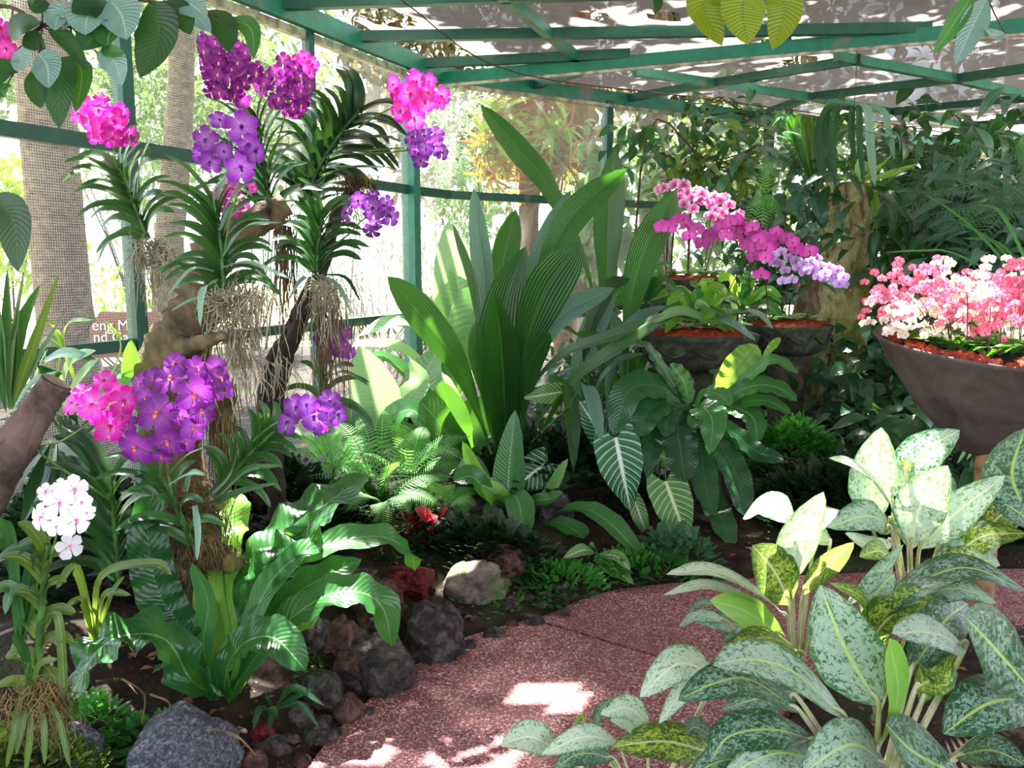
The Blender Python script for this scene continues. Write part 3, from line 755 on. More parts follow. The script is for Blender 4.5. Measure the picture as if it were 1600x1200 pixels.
# ================================================================ flowers
def petal_mat(name, c1, c2, vein, trans=.35, spot=.0):
    g = NG(name); u, v, uvv = g.uv(); o = g.obj()
    rnd = objrnd(g)
    au = g.math('MULTIPLY', g.math('ABSOLUTE', g.math('SUBTRACT', u, .5)), 2)
    col = g.mix(g.ss(v, .1, .9), c1, c2)
    mp = g.n('ShaderNodeMapping'); mp.inputs['Scale'].default_value = (14, 10, 1); g.l(uvv, mp.inputs[0])
    nz = g.noise(1.2, 3, mp.outputs[0])
    col = g.mix(g.math('MULTIPLY', g.ss(nz, .42, .6), .5), col, vein)
    hs = g.n('ShaderNodeHueSaturation'); g.l(col, hs.inputs['Color'])
    g.l(g.math('ADD', .62, g.math('MULTIPLY', rnd, .68)), hs.inputs['Value'])
    col = hs.outputs[0]
    return g.done(g.leafsh(col, .42, trans, col, g.bump(nz, .2, .003), .3))
FC = {
    'pink': petal_mat('hot_pink_petal', srgb(236, 110, 216), srgb(218, 28, 172), srgb(180, 8, 136)),
    'plum': petal_mat('plum_petal', srgb(190, 70, 190), srgb(128, 22, 128), srgb(88, 10, 92), .3),
    'violet': petal_mat('violet_petal', srgb(204, 124, 226), srgb(142, 46, 180), srgb(100, 20, 140)),
    'purple': petal_mat('purple_petal', srgb(190, 90, 204), srgb(132, 36, 154), srgb(86, 14, 104)),
    'white': petal_mat('white_petal', srgb(250, 246, 250), srgb(246, 242, 252), srgb(226, 218, 240), .3),
    'magenta': petal_mat('magenta_moth_petal', srgb(236, 130, 216), srgb(226, 70, 196), srgb(200, 40, 160)),
    'palepink': petal_mat('pale_pink_petal', srgb(214, 60, 150), srgb(246, 206, 238), srgb(232, 150, 214)),
    'lavender': petal_mat('lavender_petal', srgb(220, 170, 240), srgb(232, 214, 252), srgb(206, 170, 236)),
    'salmon': petal_mat('salmon_pink_petal', srgb(250, 170, 190), srgb(238, 104, 146), srgb(222, 60, 120)),
    'cream': petal_mat('cream_white_petal', srgb(250, 240, 225), srgb(252, 246, 240), srgb(240, 226, 214)),
}
LIP = {k: simple_mat('lip_' + k, c, .4, .4) for k, c in {
    'pink': srgb(196, 20, 110), 'plum': srgb(250, 190, 160), 'violet': srgb(80, 20, 130), 'purple': srgb(214, 110, 100), 'white': srgb(226, 130, 180),
    'magenta': srgb(220, 30, 90), 'palepink': srgb(206, 20, 70), 'lavender': srgb(190, 60, 140), 'salmon': srgb(214, 20, 80), 'cream': srgb(236, 180, 60)}.items()}
def flower_mesh(kind, phal=False, lo=False):
    m = MB(); nn, nu = (6, 5) if not lo else (4, 3)
    def pet(ang, length, width, lift, cup, prf='obov'):
        d = V3(math.sin(ang), math.cos(ang), 0)
        m.add(*blade([(0, 0, 0), d * length * .5 + V3(0, 0, lift * .5 + cup), d * length + V3(0, 0, lift)], width, prf, nn, nu, (0, 0, 1), .26, .07, 1.2, 0, int(ang * 10)))
    if phal:
        for a in (0, 2.15, -2.15): pet(a, .92, .62, -.06, .02, 'oval')
        for a in (1.35, -1.35): pet(a, 1.0, 1.15, .05, .05, 'oval')
    else:
        for a in (0, 1.22, -1.22): pet(a, .95, .80, -.05, .03)
        for a in (2.45, -2.45): pet(a, 1.0, .90, .02, .05)
    # lip and column
    m.add(*blade([(0, 0, .05), (0, -.12, .2), (0, -.28, .18)], .17, 'oval', 5, 3, (0, 0, 1), .5), mi=1)
    for s in (-1, 1): m.add(*blade([(0, 0, .05), (s * .14, .02, .2)], .08, 'oval', 4, 3, (0, 0, 1), .3), mi=1)
    m.add(*tube([(0, .02, .0), (0, .05, .2)], [.06, .07], 6), mi=1)
    return m.mesh('flower', [FC[kind], LIP[kind]])
FM = {}
def fmesh(kind, phal=False, lo=False):
    k = (kind, phal, lo)
    if k not in FM: FM[k] = flower_mesh(*k)
    return FM[k]
def flower(parent, pos, r, kind, face, roll=0, phal=False, lo=False, name='flower'):
    o = bpy.data.objects.new(name, fmesh(kind, phal, lo)); COL.objects.link(o); o.parent = parent
    o.matrix_parent_inverse = parent_inv(parent)
    z = Vector(face).normalized(); up = V3(0, 0, 1); x = up.cross(z).normalized(); y = z.cross(x)
    if roll: x, y = x * math.cos(roll) + y * math.sin(roll), y * math.cos(roll) - x * math.sin(roll)
    Mx = Matrix((x, y, z)).transposed(); o.rotation_euler = Mx.to_euler(); o.location = pos; o.scale = (r, r, r)
    return o
def spray(parent, stem, fl, Y, kind, rr, facing=.8, phal=False, srad=.0035, name='flower_spike', stemmat=None, lo=False, depth=.03):
    """stem: list of (px,py,Y); fl: list of (px,py,rpx)"""
    sp = [P(*s) for s in stem]; m = MB().add(*tube(sp, [srad * 1.3, srad * .7], 6))
    cx = sum(f[0] for f in fl) / len(fl); cy = sum(f[1] for f in fl) / len(fl); sr = max(8, max(math.hypot(f[0] - cx, f[1] - cy) for f in fl))
    axis = sp[-1]; pos = []
    for (x, y, r) in fl:
        e = math.hypot(x - cx, y - cy) / sr
        p = P(x, y, Y - depth * 2.2 * (1 - e * e) + rr.uniform(-.5, .5) * depth); pos.append(p)
        # pedicel
        k = min(sp[len(sp) // 2:], key=lambda q: (q - p).length)
        back = p + V3(0, .02 + .01 * rr.random(), 0)
        m.add(*tube([k, (k + back) / 2 + V3(0, .01, -.005), back, p], [srad * .5, srad * .4], 4, n=5))
    s = m.obj(name, stemmat or M['stem'], parent)
    for (x, y, r), p in zip(fl, pos):
        face = (CAM - p).normalized() + V3((x - cx) / sr * facing, 0, -(y - cy) / sr * facing * .7 - .1) + rvec(rr) * .42
        flower(s, p, r * p.y / F * 1.08, kind if isinstance(kind, str) else kind(x, y, rr), face, rr.uniform(-.25, .25), phal, lo)
    return s
def fill(poly_, step, r, rr, jit=.35):
    """flower spots that fill a picture polygon"""
    xs = [p[0] for p in poly_]; ys = [p[1] for p in poly_]; out = []
    def ins(x, y):
        c = False
        for i in range(len(poly_)):
            x0, y0 = poly_[i]; x1, y1 = poly_[i - 1]
            if (y0 > y) != (y1 > y) and x < (x1 - x0) * (y - y0) / (y1 - y0) + x0: c = not c
        return c
    y = min(ys); k = 0
    while y <= max(ys):
        x = min(xs) + (k % 2) * step / 2
        while x <= max(xs):
            a, b = x + rr.uniform(-jit, jit) * step, y + rr.uniform(-jit, jit) * step
            if ins(a, b): out.append((a, b, r * rr.uniform(.85, 1.15)))
            x += step
        y += step * .86; k += 1
    return out

# ================================================================ vanda orchids
def roots(parent, px, py, Y, wd, ln, n, rr, mat=None, rad=.0022, tangle=.3, name='aerial_roots', ball=True):
    m = MB(); s = Y / F
    for i in range(n):
        a = P(px + rr.gauss(0, wd * .22), py + rr.uniform(-.06, .12) * ln, Y + rr.uniform(-.05, .05))
        l = ln * s * rr.uniform(.35, 1.05); pts = [a]; cur = a.copy(); d = V3(rr.gauss(0, tangle), rr.gauss(0, tangle), -.6)
        for k in range(6):
            d = d * .55 + V3(rr.gauss(0, tangle), rr.gauss(0, tangle) * .6, -.75) * .6
            cur = cur + d.normalized() * l / 6; pts.append(cur.copy())
        m.add(*tube(pts, [rad * rr.uniform(.7, 1.3), rad * .5], 4, n=13, cap=False))
    if ball:
        for i in range(n):
            c = P(px + rr.gauss(0, wd * .2), py + rr.uniform(0, .35) * ln, Y + rr.uniform(-.05, .04)); pts = [c]; cur = c.copy()
            for k in range(4): cur = cur + rvec(rr) * wd * s * .22; pts.append(cur.copy())
            m.add(*tube(pts, [rad * .9, rad * .4], 4, n=10, cap=False))
    return m.obj(name, mat or M['orchidroot'], parent)
def vanda(label, stem, n, L0, L1, wpx, rr, mat='vanda', rise=(.1, .9), droop=.35, extra=(), group='vanda orchids on the driftwood', name='vanda_orchid', cat='orchid', kind='vanda', fold=.3, side3=.6, ground=None):
    """stem: picture points bottom -> top. leaves in two ranks arching away"""
    sp = [P(*s) for s in stem]; t = thing(name, ground if ground is not None else sp[0], label, cat, group)
    m = MB().add(*tube(([ground] if ground is not None else []) + sp, [.011, .007], 8)); m.obj('stem', M['greenpet'], t)
    c = bez(sp, n); s = c[0].y / F
    for i in range(n):
        k = i / (n - 1); b = c[i]; tg_ = (c[min(i + 1, n - 1)] - c[max(i - 1, 0)]).normalized()
        sd = 1 if i % 2 else -1; Lh = (L0 + (L1 - L0) * k) * s * rr.uniform(.72, 1.12)
        side = tg_.cross(V3(0, 1, 0)).normalized() * -sd
        if side.x * sd < 0 and abs(tg_.z) > .3: side = -side
        side = (side + V3(0, -side3 * rr.uniform(-.6, 1.3), 0)).normalized()
        up = rise[0] + (rise[1] - rise[0]) * k + rr.uniform(-.22, .22)
        d0 = (side * .85 + tg_ * (up + .55)).normalized(); d1 = (side + tg_ * (up + .05)).normalized(); d2 = (side + tg_ * (up - .35)).normalized()
        p1 = b + d0 * Lh * .38; p2 = p1 + d1 * Lh * .36 + V3(0, 0, -droop * Lh * .05); p3 = p2 + d2 * Lh * .30 + V3(0, 0, -droop * Lh * .22)
        nr = tg_ * .7 - side * up * .7 + V3(0, -.75, .2)
        MB().add(*blade([b, p1, p2, p3], 1.35 * wpx * s * rr.uniform(.85, 1.1), kind, 12, 5, nr, fold, 0, 5, 0, i)).obj('leaf', L[mat], t)
    for e in extra: HL(t, e[0], e[1], 'vanda', L[e[2]], nrm=e[3] if len(e) > 3 else (0, -.4, 1), fold=.35)
    return t
rr = random.Random(21)
# ---------------------------------------------------------------- driftwood and branches
d1 = thing('driftwood', G(300, 1010, .2), 'gnarled mossy driftwood trunk carrying orchids, rising behind the purple vanda spray', 'trunk')
m = MB()
m.add(*tube([P(295, 1040, 3.15), P(300, 930, 3.15), P(292, 850, 3.15), P(280, 760, 3.2), P(262, 660, 3.2), P(256, 590, 3.2), P(285, 530, 3.2), P(312, 470, 3.22), P(318, 420, 3.25), P(345, 380, 3.3), P(395, 350, 3.35), P(445, 318, 3.4)],
             [.11, .12, .12, .11, .10, .10, .105, .09, .075, .06, .055, .05], 18, n=70, rough=.42, seed=2))
m.add(*tube([P(280, 545, 3.14), P(315, 535, 3.05), P(352, 524, 3.0)], [.045, .028, .014], 10, n=14, rough=.4, seed=4))
m.add(*tube([P(330, 420, 3.25), P(362, 395, 3.15)], [.05, .03], 10, n=8, rough=.3, seed=5))
m.obj('trunk', M['drift'], d1)
m = MB().add(*tube([P(295, 880, 3.1), P(335, 872, 2.98), P(368, 876, 2.92)], [.07, .05, .035], 14, n=26, rough=.7, seed=7)); m.obj('cut_stub', M['drift'], d1)
d2 = thing('driftwood_post', G(440, 900, .2), 'slender dark crooked wooden stem leaning right behind the hanging roots', 'trunk')
MB().add(*tube([P(440, 880, 3.75), P(432, 760, 3.75), P(428, 640, 3.75), P(445, 560, 3.75), P(475, 490, 3.75), P(505, 410, 3.78), P(525, 340, 3.8), P(560, 285, 3.85)], [.05, .042, .04, .036, .03, .034, .03, .022], 12, n=50, rough=.35, seed=9)).obj('trunk', M['darkwood'], d2)
MB().add(*tube([P(410, 800, 3.9), P(420, 600, 3.9), P(452, 520, 3.9), P(505, 400, 4.0)], [.05, .04, .02], 10, n=30, rough=.35, seed=19)).obj('side_stem', M['darkwood'], d2)
d3 = thing('cut_branch', P(-60, 900, 2.0), 'thick sawn-off greyish branch poking in from the lower left edge', 'branch')
MB().add(*tube([P(-130, 960, 1.95), P(-40, 800, 2.0), P(20, 700, 2.02), P(60, 640, 2.05), P(88, 597, 2.06)], [.065, .055, .048, .04, .036], 18, n=40, rough=.12, seed=3)).obj('limb', M['branch'], d3)
c = P(88, 597, 2.06); ax = (c - P(60, 640, 2.05)).normalized()
V = [c + ax * .004]; q = ax.orthogonal().normalized(); q2 = ax.cross(q)
for i in range(20): V.append(c + ax * .003 + (q * math.cos(i * .314) + q2 * math.sin(i * .314)) * .034)
MB().add(V, [(0, 1 + i, 1 + (i + 1) % 20) for i in range(20)], None).obj('sawn_face', M['cutwood'], d3, smooth=False)

# ---------------------------------------------------------------- the vandas and their flower spikes
v1 = vanda('dark leaved vanda with a hot pink spray, highest at far left before the green post', [(232, 372, 3.8), (212, 325, 3.8), (187, 262, 3.78)], 20, 100, 95, 15, rr, 'vanda', (-.1, .8), .3,
           extra=[([(150, 268, 3.7), (120, 270, 3.6), (97, 285, 3.55)], 15, 'vanda'), ([(215, 300, 3.7), (222, 250, 3.65), (238, 212, 3.6)], 15, 'vandagrey', (-1, -.5, .3)), ([(205, 300, 3.7), (195, 255, 3.65), (225, 215, 3.6)], 14, 'vanda', (-1, -.5, .3))])
roots(v1, 240, 378, 3.75, 75, 120, 90, rr)
spray(v1, [(198, 300, 3.8), (182, 260, 3.78), (178, 232, 3.76), (168, 195, 3.75)], [(124, 178, 17), (138, 165, 16), (143, 190, 18), (155, 172, 18), (160, 200, 18), (178, 188, 22), (187, 178, 18), (175, 214, 17), (204, 212, 16), (186, 216, 14), (150, 212, 14), (158, 158, 14)], 3.74, 'pink', rr)
# V3, behind the double plum spikes
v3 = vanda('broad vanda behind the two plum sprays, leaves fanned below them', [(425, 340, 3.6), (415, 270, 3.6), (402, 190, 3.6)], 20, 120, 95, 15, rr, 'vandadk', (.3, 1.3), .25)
pl = fill([(312, 60), (335, 46), (362, 70), (385, 80), (408, 105), (398, 130), (378, 158), (345, 158), (318, 135), (310, 90)], 15, 12.5, rr, .5)
spray(v3, [(410, 220, 3.6), (385, 170, 3.55), (360, 120, 3.5), (345, 70, 3.48)], pl, 3.46, 'plum', rr, 1.0, depth=.045)
pl2 = fill([(398, 140), (425, 88), (462, 95), (480, 120), (497, 145), (480, 175), (450, 186), (420, 170), (405, 150)], 15, 12.5, rr, .5)
spray(v3, [(420, 260, 3.6), (440, 200, 3.55), (450, 150, 3.5), (452, 100, 3.48)], pl2, 3.46, 'plum', rr, 1.0, depth=.045)
spray(v3, [(450, 170, 3.6), (465, 130, 3.58), (475, 105, 3.56)], [(460, 95, 11), (475, 90, 12), (488, 100, 12), (472, 108, 13), (460, 112, 11), (484, 112, 11)], 3.5, 'pink', rr)
# V2 centre
v2 = vanda('green vanda with a violet spray at the centre of the driftwood', [(350, 460, 3.1), (347, 400, 3.1), (338, 322, 3.08)], 26, 115, 100, 14, rr, 'vanda', (-.1, 1.1), .3,
           extra=[([(345, 420, 3.05), (390, 412, 2.98), (458, 438, 2.95)], 15, 'vandagrey'), ([(335, 425, 3.05), (300, 422, 3.0), (262, 462, 2.95)], 12, 'vandagrey'),
                  ([(338, 440, 3.0), (318, 455, 2.92), (313, 508, 2.9)], 17, 'vandagrey', (-.5, -1, .3)), ([(330, 465, 3.0), (300, 470, 2.95), (268, 486, 2.92)], 13, 'vandagrey'),
                  ([(350, 400, 3.05), (385, 355, 2.98), (440, 348, 2.95)], 13, 'vandagrey'), ([(345, 360, 3.05), (365, 320, 2.98), (398, 300, 2.95)], 13, 'vandagrey'), ([(338, 330, 3.05), (335, 300, 3.0), (353, 275, 2.97)], 12, 'vandagrey', (-1, -.5, .2))])
roots(v2, 372, 450, 3.1, 100, 170, 110, rr)
roots(v2, 345, 600, 3.12, 62, 190, 100, rr, M['droot'], .0024, .10, ball=False)
roots(v2, 372, 520, 3.05, 90, 130, 30, rr, M['orchidroot'], .0035, .35, ball=False)
spray(v2, [(350, 400, 3.08), (360, 340, 3.0), (372, 290, 2.95), (362, 235, 2.98), (352, 205, 3.0)], [(322, 218, 22), (378, 198, 26), (375, 260, 27), (328, 253, 20), (398, 236, 20), (343, 188, 17), (350, 236, 15), (388, 225, 18), (316, 240, 16)], 2.95, 'violet', rr, .6)
spray(v2, [(350, 380, 3.2), (362, 340, 3.25), (362, 305, 3.25)], [(343, 307, 17), (363, 295, 14), (393, 292, 11), (367, 330, 12), (352, 322, 13), (382, 318, 10)], 3.25, 'pink', rr)
# V4 big right
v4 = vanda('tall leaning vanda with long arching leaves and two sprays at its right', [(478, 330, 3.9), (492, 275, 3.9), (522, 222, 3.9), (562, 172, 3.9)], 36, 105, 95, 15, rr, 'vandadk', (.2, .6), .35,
           extra=[([(545, 215, 3.8), (600, 215, 3.7), (626, 222, 3.65)], 15, 'vandadk'), ([(520, 240, 3.8), (590, 235, 3.7), (640, 232, 3.65)], 13, 'vanda'), ([(510, 262, 3.8), (560, 262, 3.7), (600, 262, 3.65)], 13, 'vandagrey'), ([(500, 275, 3.8), (550, 262, 3.7), (612, 262, 3.68)], 13, 'vanda')])
roots(v4, 555, 275, 3.85, 60, 90, 60, rr, M['droot'])
roots(v4, 440, 340, 3.8, 50, 190, 60, rr, M['droot'], .0026, .13, ball=False)
spray(v4, [(560, 200, 3.85), (590, 180, 3.8), (625, 162, 3.75), (650, 145, 3.75)], [(616, 132, 17), (650, 127, 17), (670, 127, 13), (641, 147, 21), (627, 173, 19), (647, 185, 19), (663, 160, 17), (690, 150, 15), (647, 116, 11), (625, 152, 16), (668, 145, 14), (686, 160, 12)], 3.72, 'pink', rr)
spray(v4, [(570, 240, 3.85), (610, 238, 3.8), (650, 232, 3.75), (670, 222, 3.74)], [(645, 215, 14), (663, 213, 15), (681, 210, 15), (649, 236, 15), (677, 229, 16), (657, 250, 14), (691, 238, 12), (665, 232, 13)], 3.72, 'violet', rr)
# V5
v5 = vanda('vanda below the tall one, its violet spray held out to the right', [(495, 430, 3.7), (496, 390, 3.7), (505, 335, 3.7)], 20, 88, 72, 14, rr, 'vanda', (.15, .95), .4,
           extra=[([(490, 428, 3.65), (470, 440, 3.6), (452, 468, 3.58)], 12, 'vandagrey'), ([(500, 430, 3.65), (530, 450, 3.6), (546, 486, 3.58)], 10, 'vandagrey'), ([(505, 430, 3.65), (540, 435, 3.6), (562, 470, 3.58)], 9, 'vandadk')])
roots(v5, 508, 440, 3.68, 62, 110, 100, rr)
roots(v5, 510, 480, 3.7, 60, 180, 60, rr, M['droot'], .0024, .13, ball=False)
roots(v5, 440, 560, 3.5, 120, 80, 26, rr, M['orchidroot'], .003, .6, ball=False)
spray(v5, [(510, 390, 3.7), (540, 370, 3.65), (565, 345, 3.6), (585, 330, 3.6)], [(542, 333, 17), (560, 313, 14), (583, 325, 19), (604, 317, 13), (610, 338, 16), (580, 360, 15), (588, 348, 13), (583, 306, 11), (600, 330, 12)], 3.58, 'violet', rr)
# V10 small with dark purple spray
v10 = vanda('small vanda low behind, with a short dark violet spray', [(500, 660, 3.9), (505, 620, 3.9), (510, 590, 3.9)], 6, 80, 70, 11, rr, 'vanda', (.1, .7), .3, extra=[([(510, 590, 3.85), (540, 582, 3.8), (575, 602, 3.75)], 10, 'vanda')])
spray(v10, [(505, 620, 3.9), (515, 585, 3.85), (525, 550, 3.82), (525, 525, 3.8)], [(502, 530, 14), (517, 523, 16), (537, 520, 15), (533, 544, 17), (507, 557, 16), (547, 550, 12), (520, 538, 13), (528, 512, 10)], 3.78, 'purple', rr)
# V6 lower middle
v6 = vanda('low vanda leaning right, violet spray on a curved green stalk', [(345, 760, 3.0), (385, 715, 3.0), (430, 672, 2.98)], 18, 84, 66, 12, rr, 'vanda', (.4, .9), .35)
spray(v6, [(395, 690, 2.98), (415, 672, 2.96), (435, 660, 2.94), (460, 650, 2.92), (500, 635, 2.9)], [(450, 660, 21), (463, 635, 22), (492, 650, 26), (515, 627, 20), (527, 647, 20), (480, 632, 18), (500, 668, 15), (510, 645, 16)], 2.86, 'violet', rr, .7)
roots(v6, 300, 760, 3.0, 60, 150, 90, rr, M['droot'], .0022, .25)
# V7 the two lower-left plants
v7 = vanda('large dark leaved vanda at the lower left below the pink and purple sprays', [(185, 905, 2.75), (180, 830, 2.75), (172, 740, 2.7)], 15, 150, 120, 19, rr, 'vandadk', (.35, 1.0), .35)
spray(v7, [(170, 780, 2.7), (60, 705, 2.55), (95, 690, 2.52), (130, 668, 2.5), (160, 640, 2.5)], [(163, 595, 19), (113, 630, 22), (145, 632, 27), (193, 625, 25), (170, 665, 28), (180, 612, 18), (128, 612, 15), (152, 650, 18), (190, 650, 18)], 2.46, 'pink', rr, .7)
v8 = vanda('vanda with the largest purple spray, in front of the mossy driftwood', [(300, 850, 2.75), (275, 790, 2.7), (250, 740, 2.68)], 9, 110, 95, 13, rr, 'vanda', (.3, .9), .35,
           extra=[([(262, 745, 2.6), (290, 715, 2.55), (318, 700, 2.5)], 17, 'vanda'), ([(262, 760, 2.6), (295, 742, 2.55), (320, 742, 2.5)], 13, 'vandagrey'), ([(305, 790, 2.7), (310, 830, 2.65), (308, 875, 2.6)], 12, 'vandagrey', (0, -1, .2))])
spray(v8, [(270, 780, 2.68), (262, 730, 2.62), (265, 680, 2.58), (275, 630, 2.56), (290, 590, 2.56)],
      [(220, 600, 20), (267, 592, 29), (303, 615, 30), (247, 645, 35), (213, 697, 33), (263, 688, 30), (343, 592, 22), (335, 575, 20), (307, 576, 22), (273, 568, 20), (315, 640, 24), (302, 667, 22), (347, 608, 18), (253, 712, 19), (200, 660, 18), (228, 620, 18), (285, 650, 22), (240, 590, 18), (290, 690, 18), (325, 610, 18)], 2.5, 'purple', rr, .8, depth=.05)
# V9 white orchid, far lower left
v9 = vanda('pale stemmed white orchid in the bottom left corner', [(60, 1085, 1.95), (62, 1000, 1.95), (68, 920, 1.93), (75, 850, 1.92)], 12, 70, 75, 20, rr, 'olive', (.25, 1.0), .45, name='white_orchid')
spray(v9, [(78, 880, 1.92), (85, 850, 1.9), (92, 820, 1.88), (95, 790, 1.88)], [(115, 765, 25), (92, 785, 25), (66, 808, 24), (117, 812, 27), (108, 853, 22), (128, 785, 17), (72, 768, 15), (88, 822, 17), (135, 800, 15), (96, 760, 14)], 1.84, 'white', rr, .6, depth=.02, srad=.003)
roots(v9, 60, 1080, 1.93, 100, 120, 120, rr, M['droot'], .0016, .6)
for k, (x, y, a, b) in enumerate(((30, 1090, 10, 1200), (48, 1095, 40, 1210), (60, 1090, 70, 1195), (70, 1080, 110, 1200), (40, 1090, 25, 1180))): HL(v9, [(x, y, 1.9), ((x + a) / 2 + 4, (y + b) / 2 - 8, 1.86), (a, b, 1.84)], 11, 'strap', L['olive'], nrm=(.3, -1, .3), fold=.4)
# stray pink flowers at the top left edge
v11 = thing('vanda_orchid', P(-60, 330, 2.6), 'hot pink vanda spray cut off by the upper left edge', 'orchid', 'vanda orchids on the driftwood')
MB().add(*tube([P(-60, 330, 2.6), P(-50, 200, 2.6)], [.012, .008], 8)).obj('stem', M['greenpet'], v11)
spray(v11, [(-50, 240, 2.6), (-40, 150, 2.6), (-15, 90, 2.58), (-5, 60, 2.58)], [(0, 45, 20), (8, 75, 18), (-8, 90, 20), (-15, 60, 20), (5, 55, 14), (-20, 30, 18)], 2.55, 'pink', rr)
# hanging roots seen against the light under the lower stub
rt = thing('hanging_orchid', P(330, 870, 3.0), 'root ball with grey strap leaves tied on the sawn driftwood stub', 'orchid', 'vanda orchids on the driftwood')
MB().add(*seg_rock(P(300, 835, 2.98), (.10, .08, .14), 5, 4, .5)).obj('root_ball', M['darkwood'], rt); roots(rt, 300, 790, 2.88, 90, 120, 260, rr, M['droot'], .0018, .5)
roots(rt, 325, 870, 2.95, 60, 150, 90, rr, M['droot'], .0016, .12)
for a in ([(290, 770, 2.9), (300, 740, 2.85), (320, 742, 2.8)], [(310, 795, 2.9), (306, 840, 2.85), (308, 872, 2.82)], [(330, 790, 2.9), (370, 770, 2.85), (430, 755, 2.8)], [(335, 780, 2.9), (385, 735, 2.85), (440, 728, 2.8)], [(320, 780, 2.9), (355, 745, 2.85), (372, 700, 2.8)]):
    HL(rt, a, 13, 'vanda', L['vandagrey' if a[0][0] < 320 else 'vanda'], fold=.35)
# ================================================================ leafy plants given leaf by leaf: (px, py) from base to tip
def plant(name, label, cat, base, Y, leaves, mat, kind, group=None, dy=-.25, wave=0, fold=.2, nrm=(0, -.8, .7), pet=False, petm=None, wf=5, crown_=None, wk=1, prad=.006, n=16, twist=0, droop=0, nu=7):
    """leaves: [points px,py..., width, {options}] ; the tip comes dy*(direction) nearer or farther"""
    b = P(*base, Y) if not isinstance(base, Vector) else base
    t = thing(name, b, label, cat, group)
    m = MB().add(*seg_rock(b + V3(0, .01, -.01), (.016, .016, .022), 3, 2)); m.obj(crown_ or 'stem', petm or M['greenpet'], t)
    for i, lf in enumerate(leaves):
        o = lf[-1] if isinstance(lf[-1], dict) else {}
        pts = lf[0]; wd = lf[1] * wk; k = len(pts); Yb = o.get('Y', Y); d = o.get('dy', dy)
        q = [(p[0], p[1], Yb + d * j / (k - 1)) for j, p in enumerate(pts)]
        HL(t, q, wd, o.get('kind', kind), L[o.get('mat', mat)], o.get('nrm', nrm), o.get('n', n), o.get('nu', nu), o.get('fold', fold), o.get('wave', wave), o.get('wf', wf), o.get('twist', twist),
           pet=(b if (pet and o.get('pet', True)) else None), petm=petm, prad=o.get('prad', prad), seed=i * 7 + 1, droop=droop)
    return t
CR6 = lambda x, y: (350 + x / 2.4, 700 + y / 2.4)
# ---- N1 bird's nest fern, lower left centre
plant('nest_fern', "bright green bird's nest fern with long sunlit wavy fronds between driftwood and lava rocks", 'fern', (335, 1085), 2.75, [
    [[(340, 1085), (300, 1065), (262, 1002), (200, 992), (150, 1020), (105, 1098)], 78, dict(dy=-.35, kind='strap', mat='nest', nrm=(-.2, -.5, 1), wave=0.31)],
    [[(300, 1080), (283, 985), (250, 930), (232, 850), (238, 725)], 58, dict(dy=.0, mat='nestdk', kind='strap', nrm=(.4, -1, .1), wave=0.27, wf=8)],
    [[(318, 1075), (298, 1000), (282, 950), (262, 905)], 44, dict(dy=.1, mat='nest', kind='strap', nrm=(-.3, -1, .1))],
    [[(345, 1085), (362, 1010), (395, 930), (440, 880), (478, 842), (482, 800)], 88, dict(dy=.3, mat='nest', kind='nest', nrm=(-.5, -.6, .6), wave=0.20)],
    [[(350, 1070), (370, 950), (433, 845), (505, 790), (575, 742)], 84, dict(dy=.6, mat='nest', kind='nest', nrm=(-.4, -.6, .8), wave=0.20)],
    [[(380, 1000), (430, 900), (500, 855), (590, 838), (640, 862), (648, 892)], 44, dict(dy=.5, mat='nest', kind='strap', nrm=(0, -.6, 1), wave=0.17)],
    [[(355, 1080), (400, 1005), (450, 940), (500, 905), (565, 874)], 56, dict(dy=.3, mat='nest', kind='nest', nrm=(-.3, -.7, .8), wave=0.17)],
    [[(360, 1085), (425, 995), (500, 935), (560, 925), (598, 950), (612, 1010)], 56, dict(dy=.2, mat='nest', kind='strap', nrm=(-.2, -.6, 1), wave=0.20)],
    [[(350, 1088), (356, 1040), (385, 1003), (430, 998), (478, 1048)], 66, dict(dy=-.2, mat='nest', kind='strap', nrm=(.1, -.6, 1), wave=0.14)],
    [[(352, 1088), (362, 1040), (380, 1000), (400, 960)], 46, dict(dy=.1, mat='nestlt', kind='strap', nrm=(.2, -1, .1))],
    [[(365, 1010), (350, 905), (352, 830), (372, 768)], 60, dict(dy=.45, mat='nestlt', kind='nest', nrm=(.2, -1, -.1), wave=0.34, wf=3)],
    [[(345, 1080), (332, 1000), (322, 930), (330, 890)], 36, dict(dy=.2, mat='nestlt', kind='strap', nrm=(.3, -1, 0))],
    [[(335, 1080), (318, 1010), (325, 940), (300, 880)], 34, dict(dy=.0, mat='nest', kind='strap', nrm=(-.3, -1, 0))],
    [[(370, 1080), (420, 1000), (470, 960), (500, 955)], 46, dict(dy=.2, mat='nestlt', kind='nest', nrm=(0, -1, .4))]],
    'nest', 'nest', wf=6, nrm=(0, -.8, .7), n=30, wk=1.25)
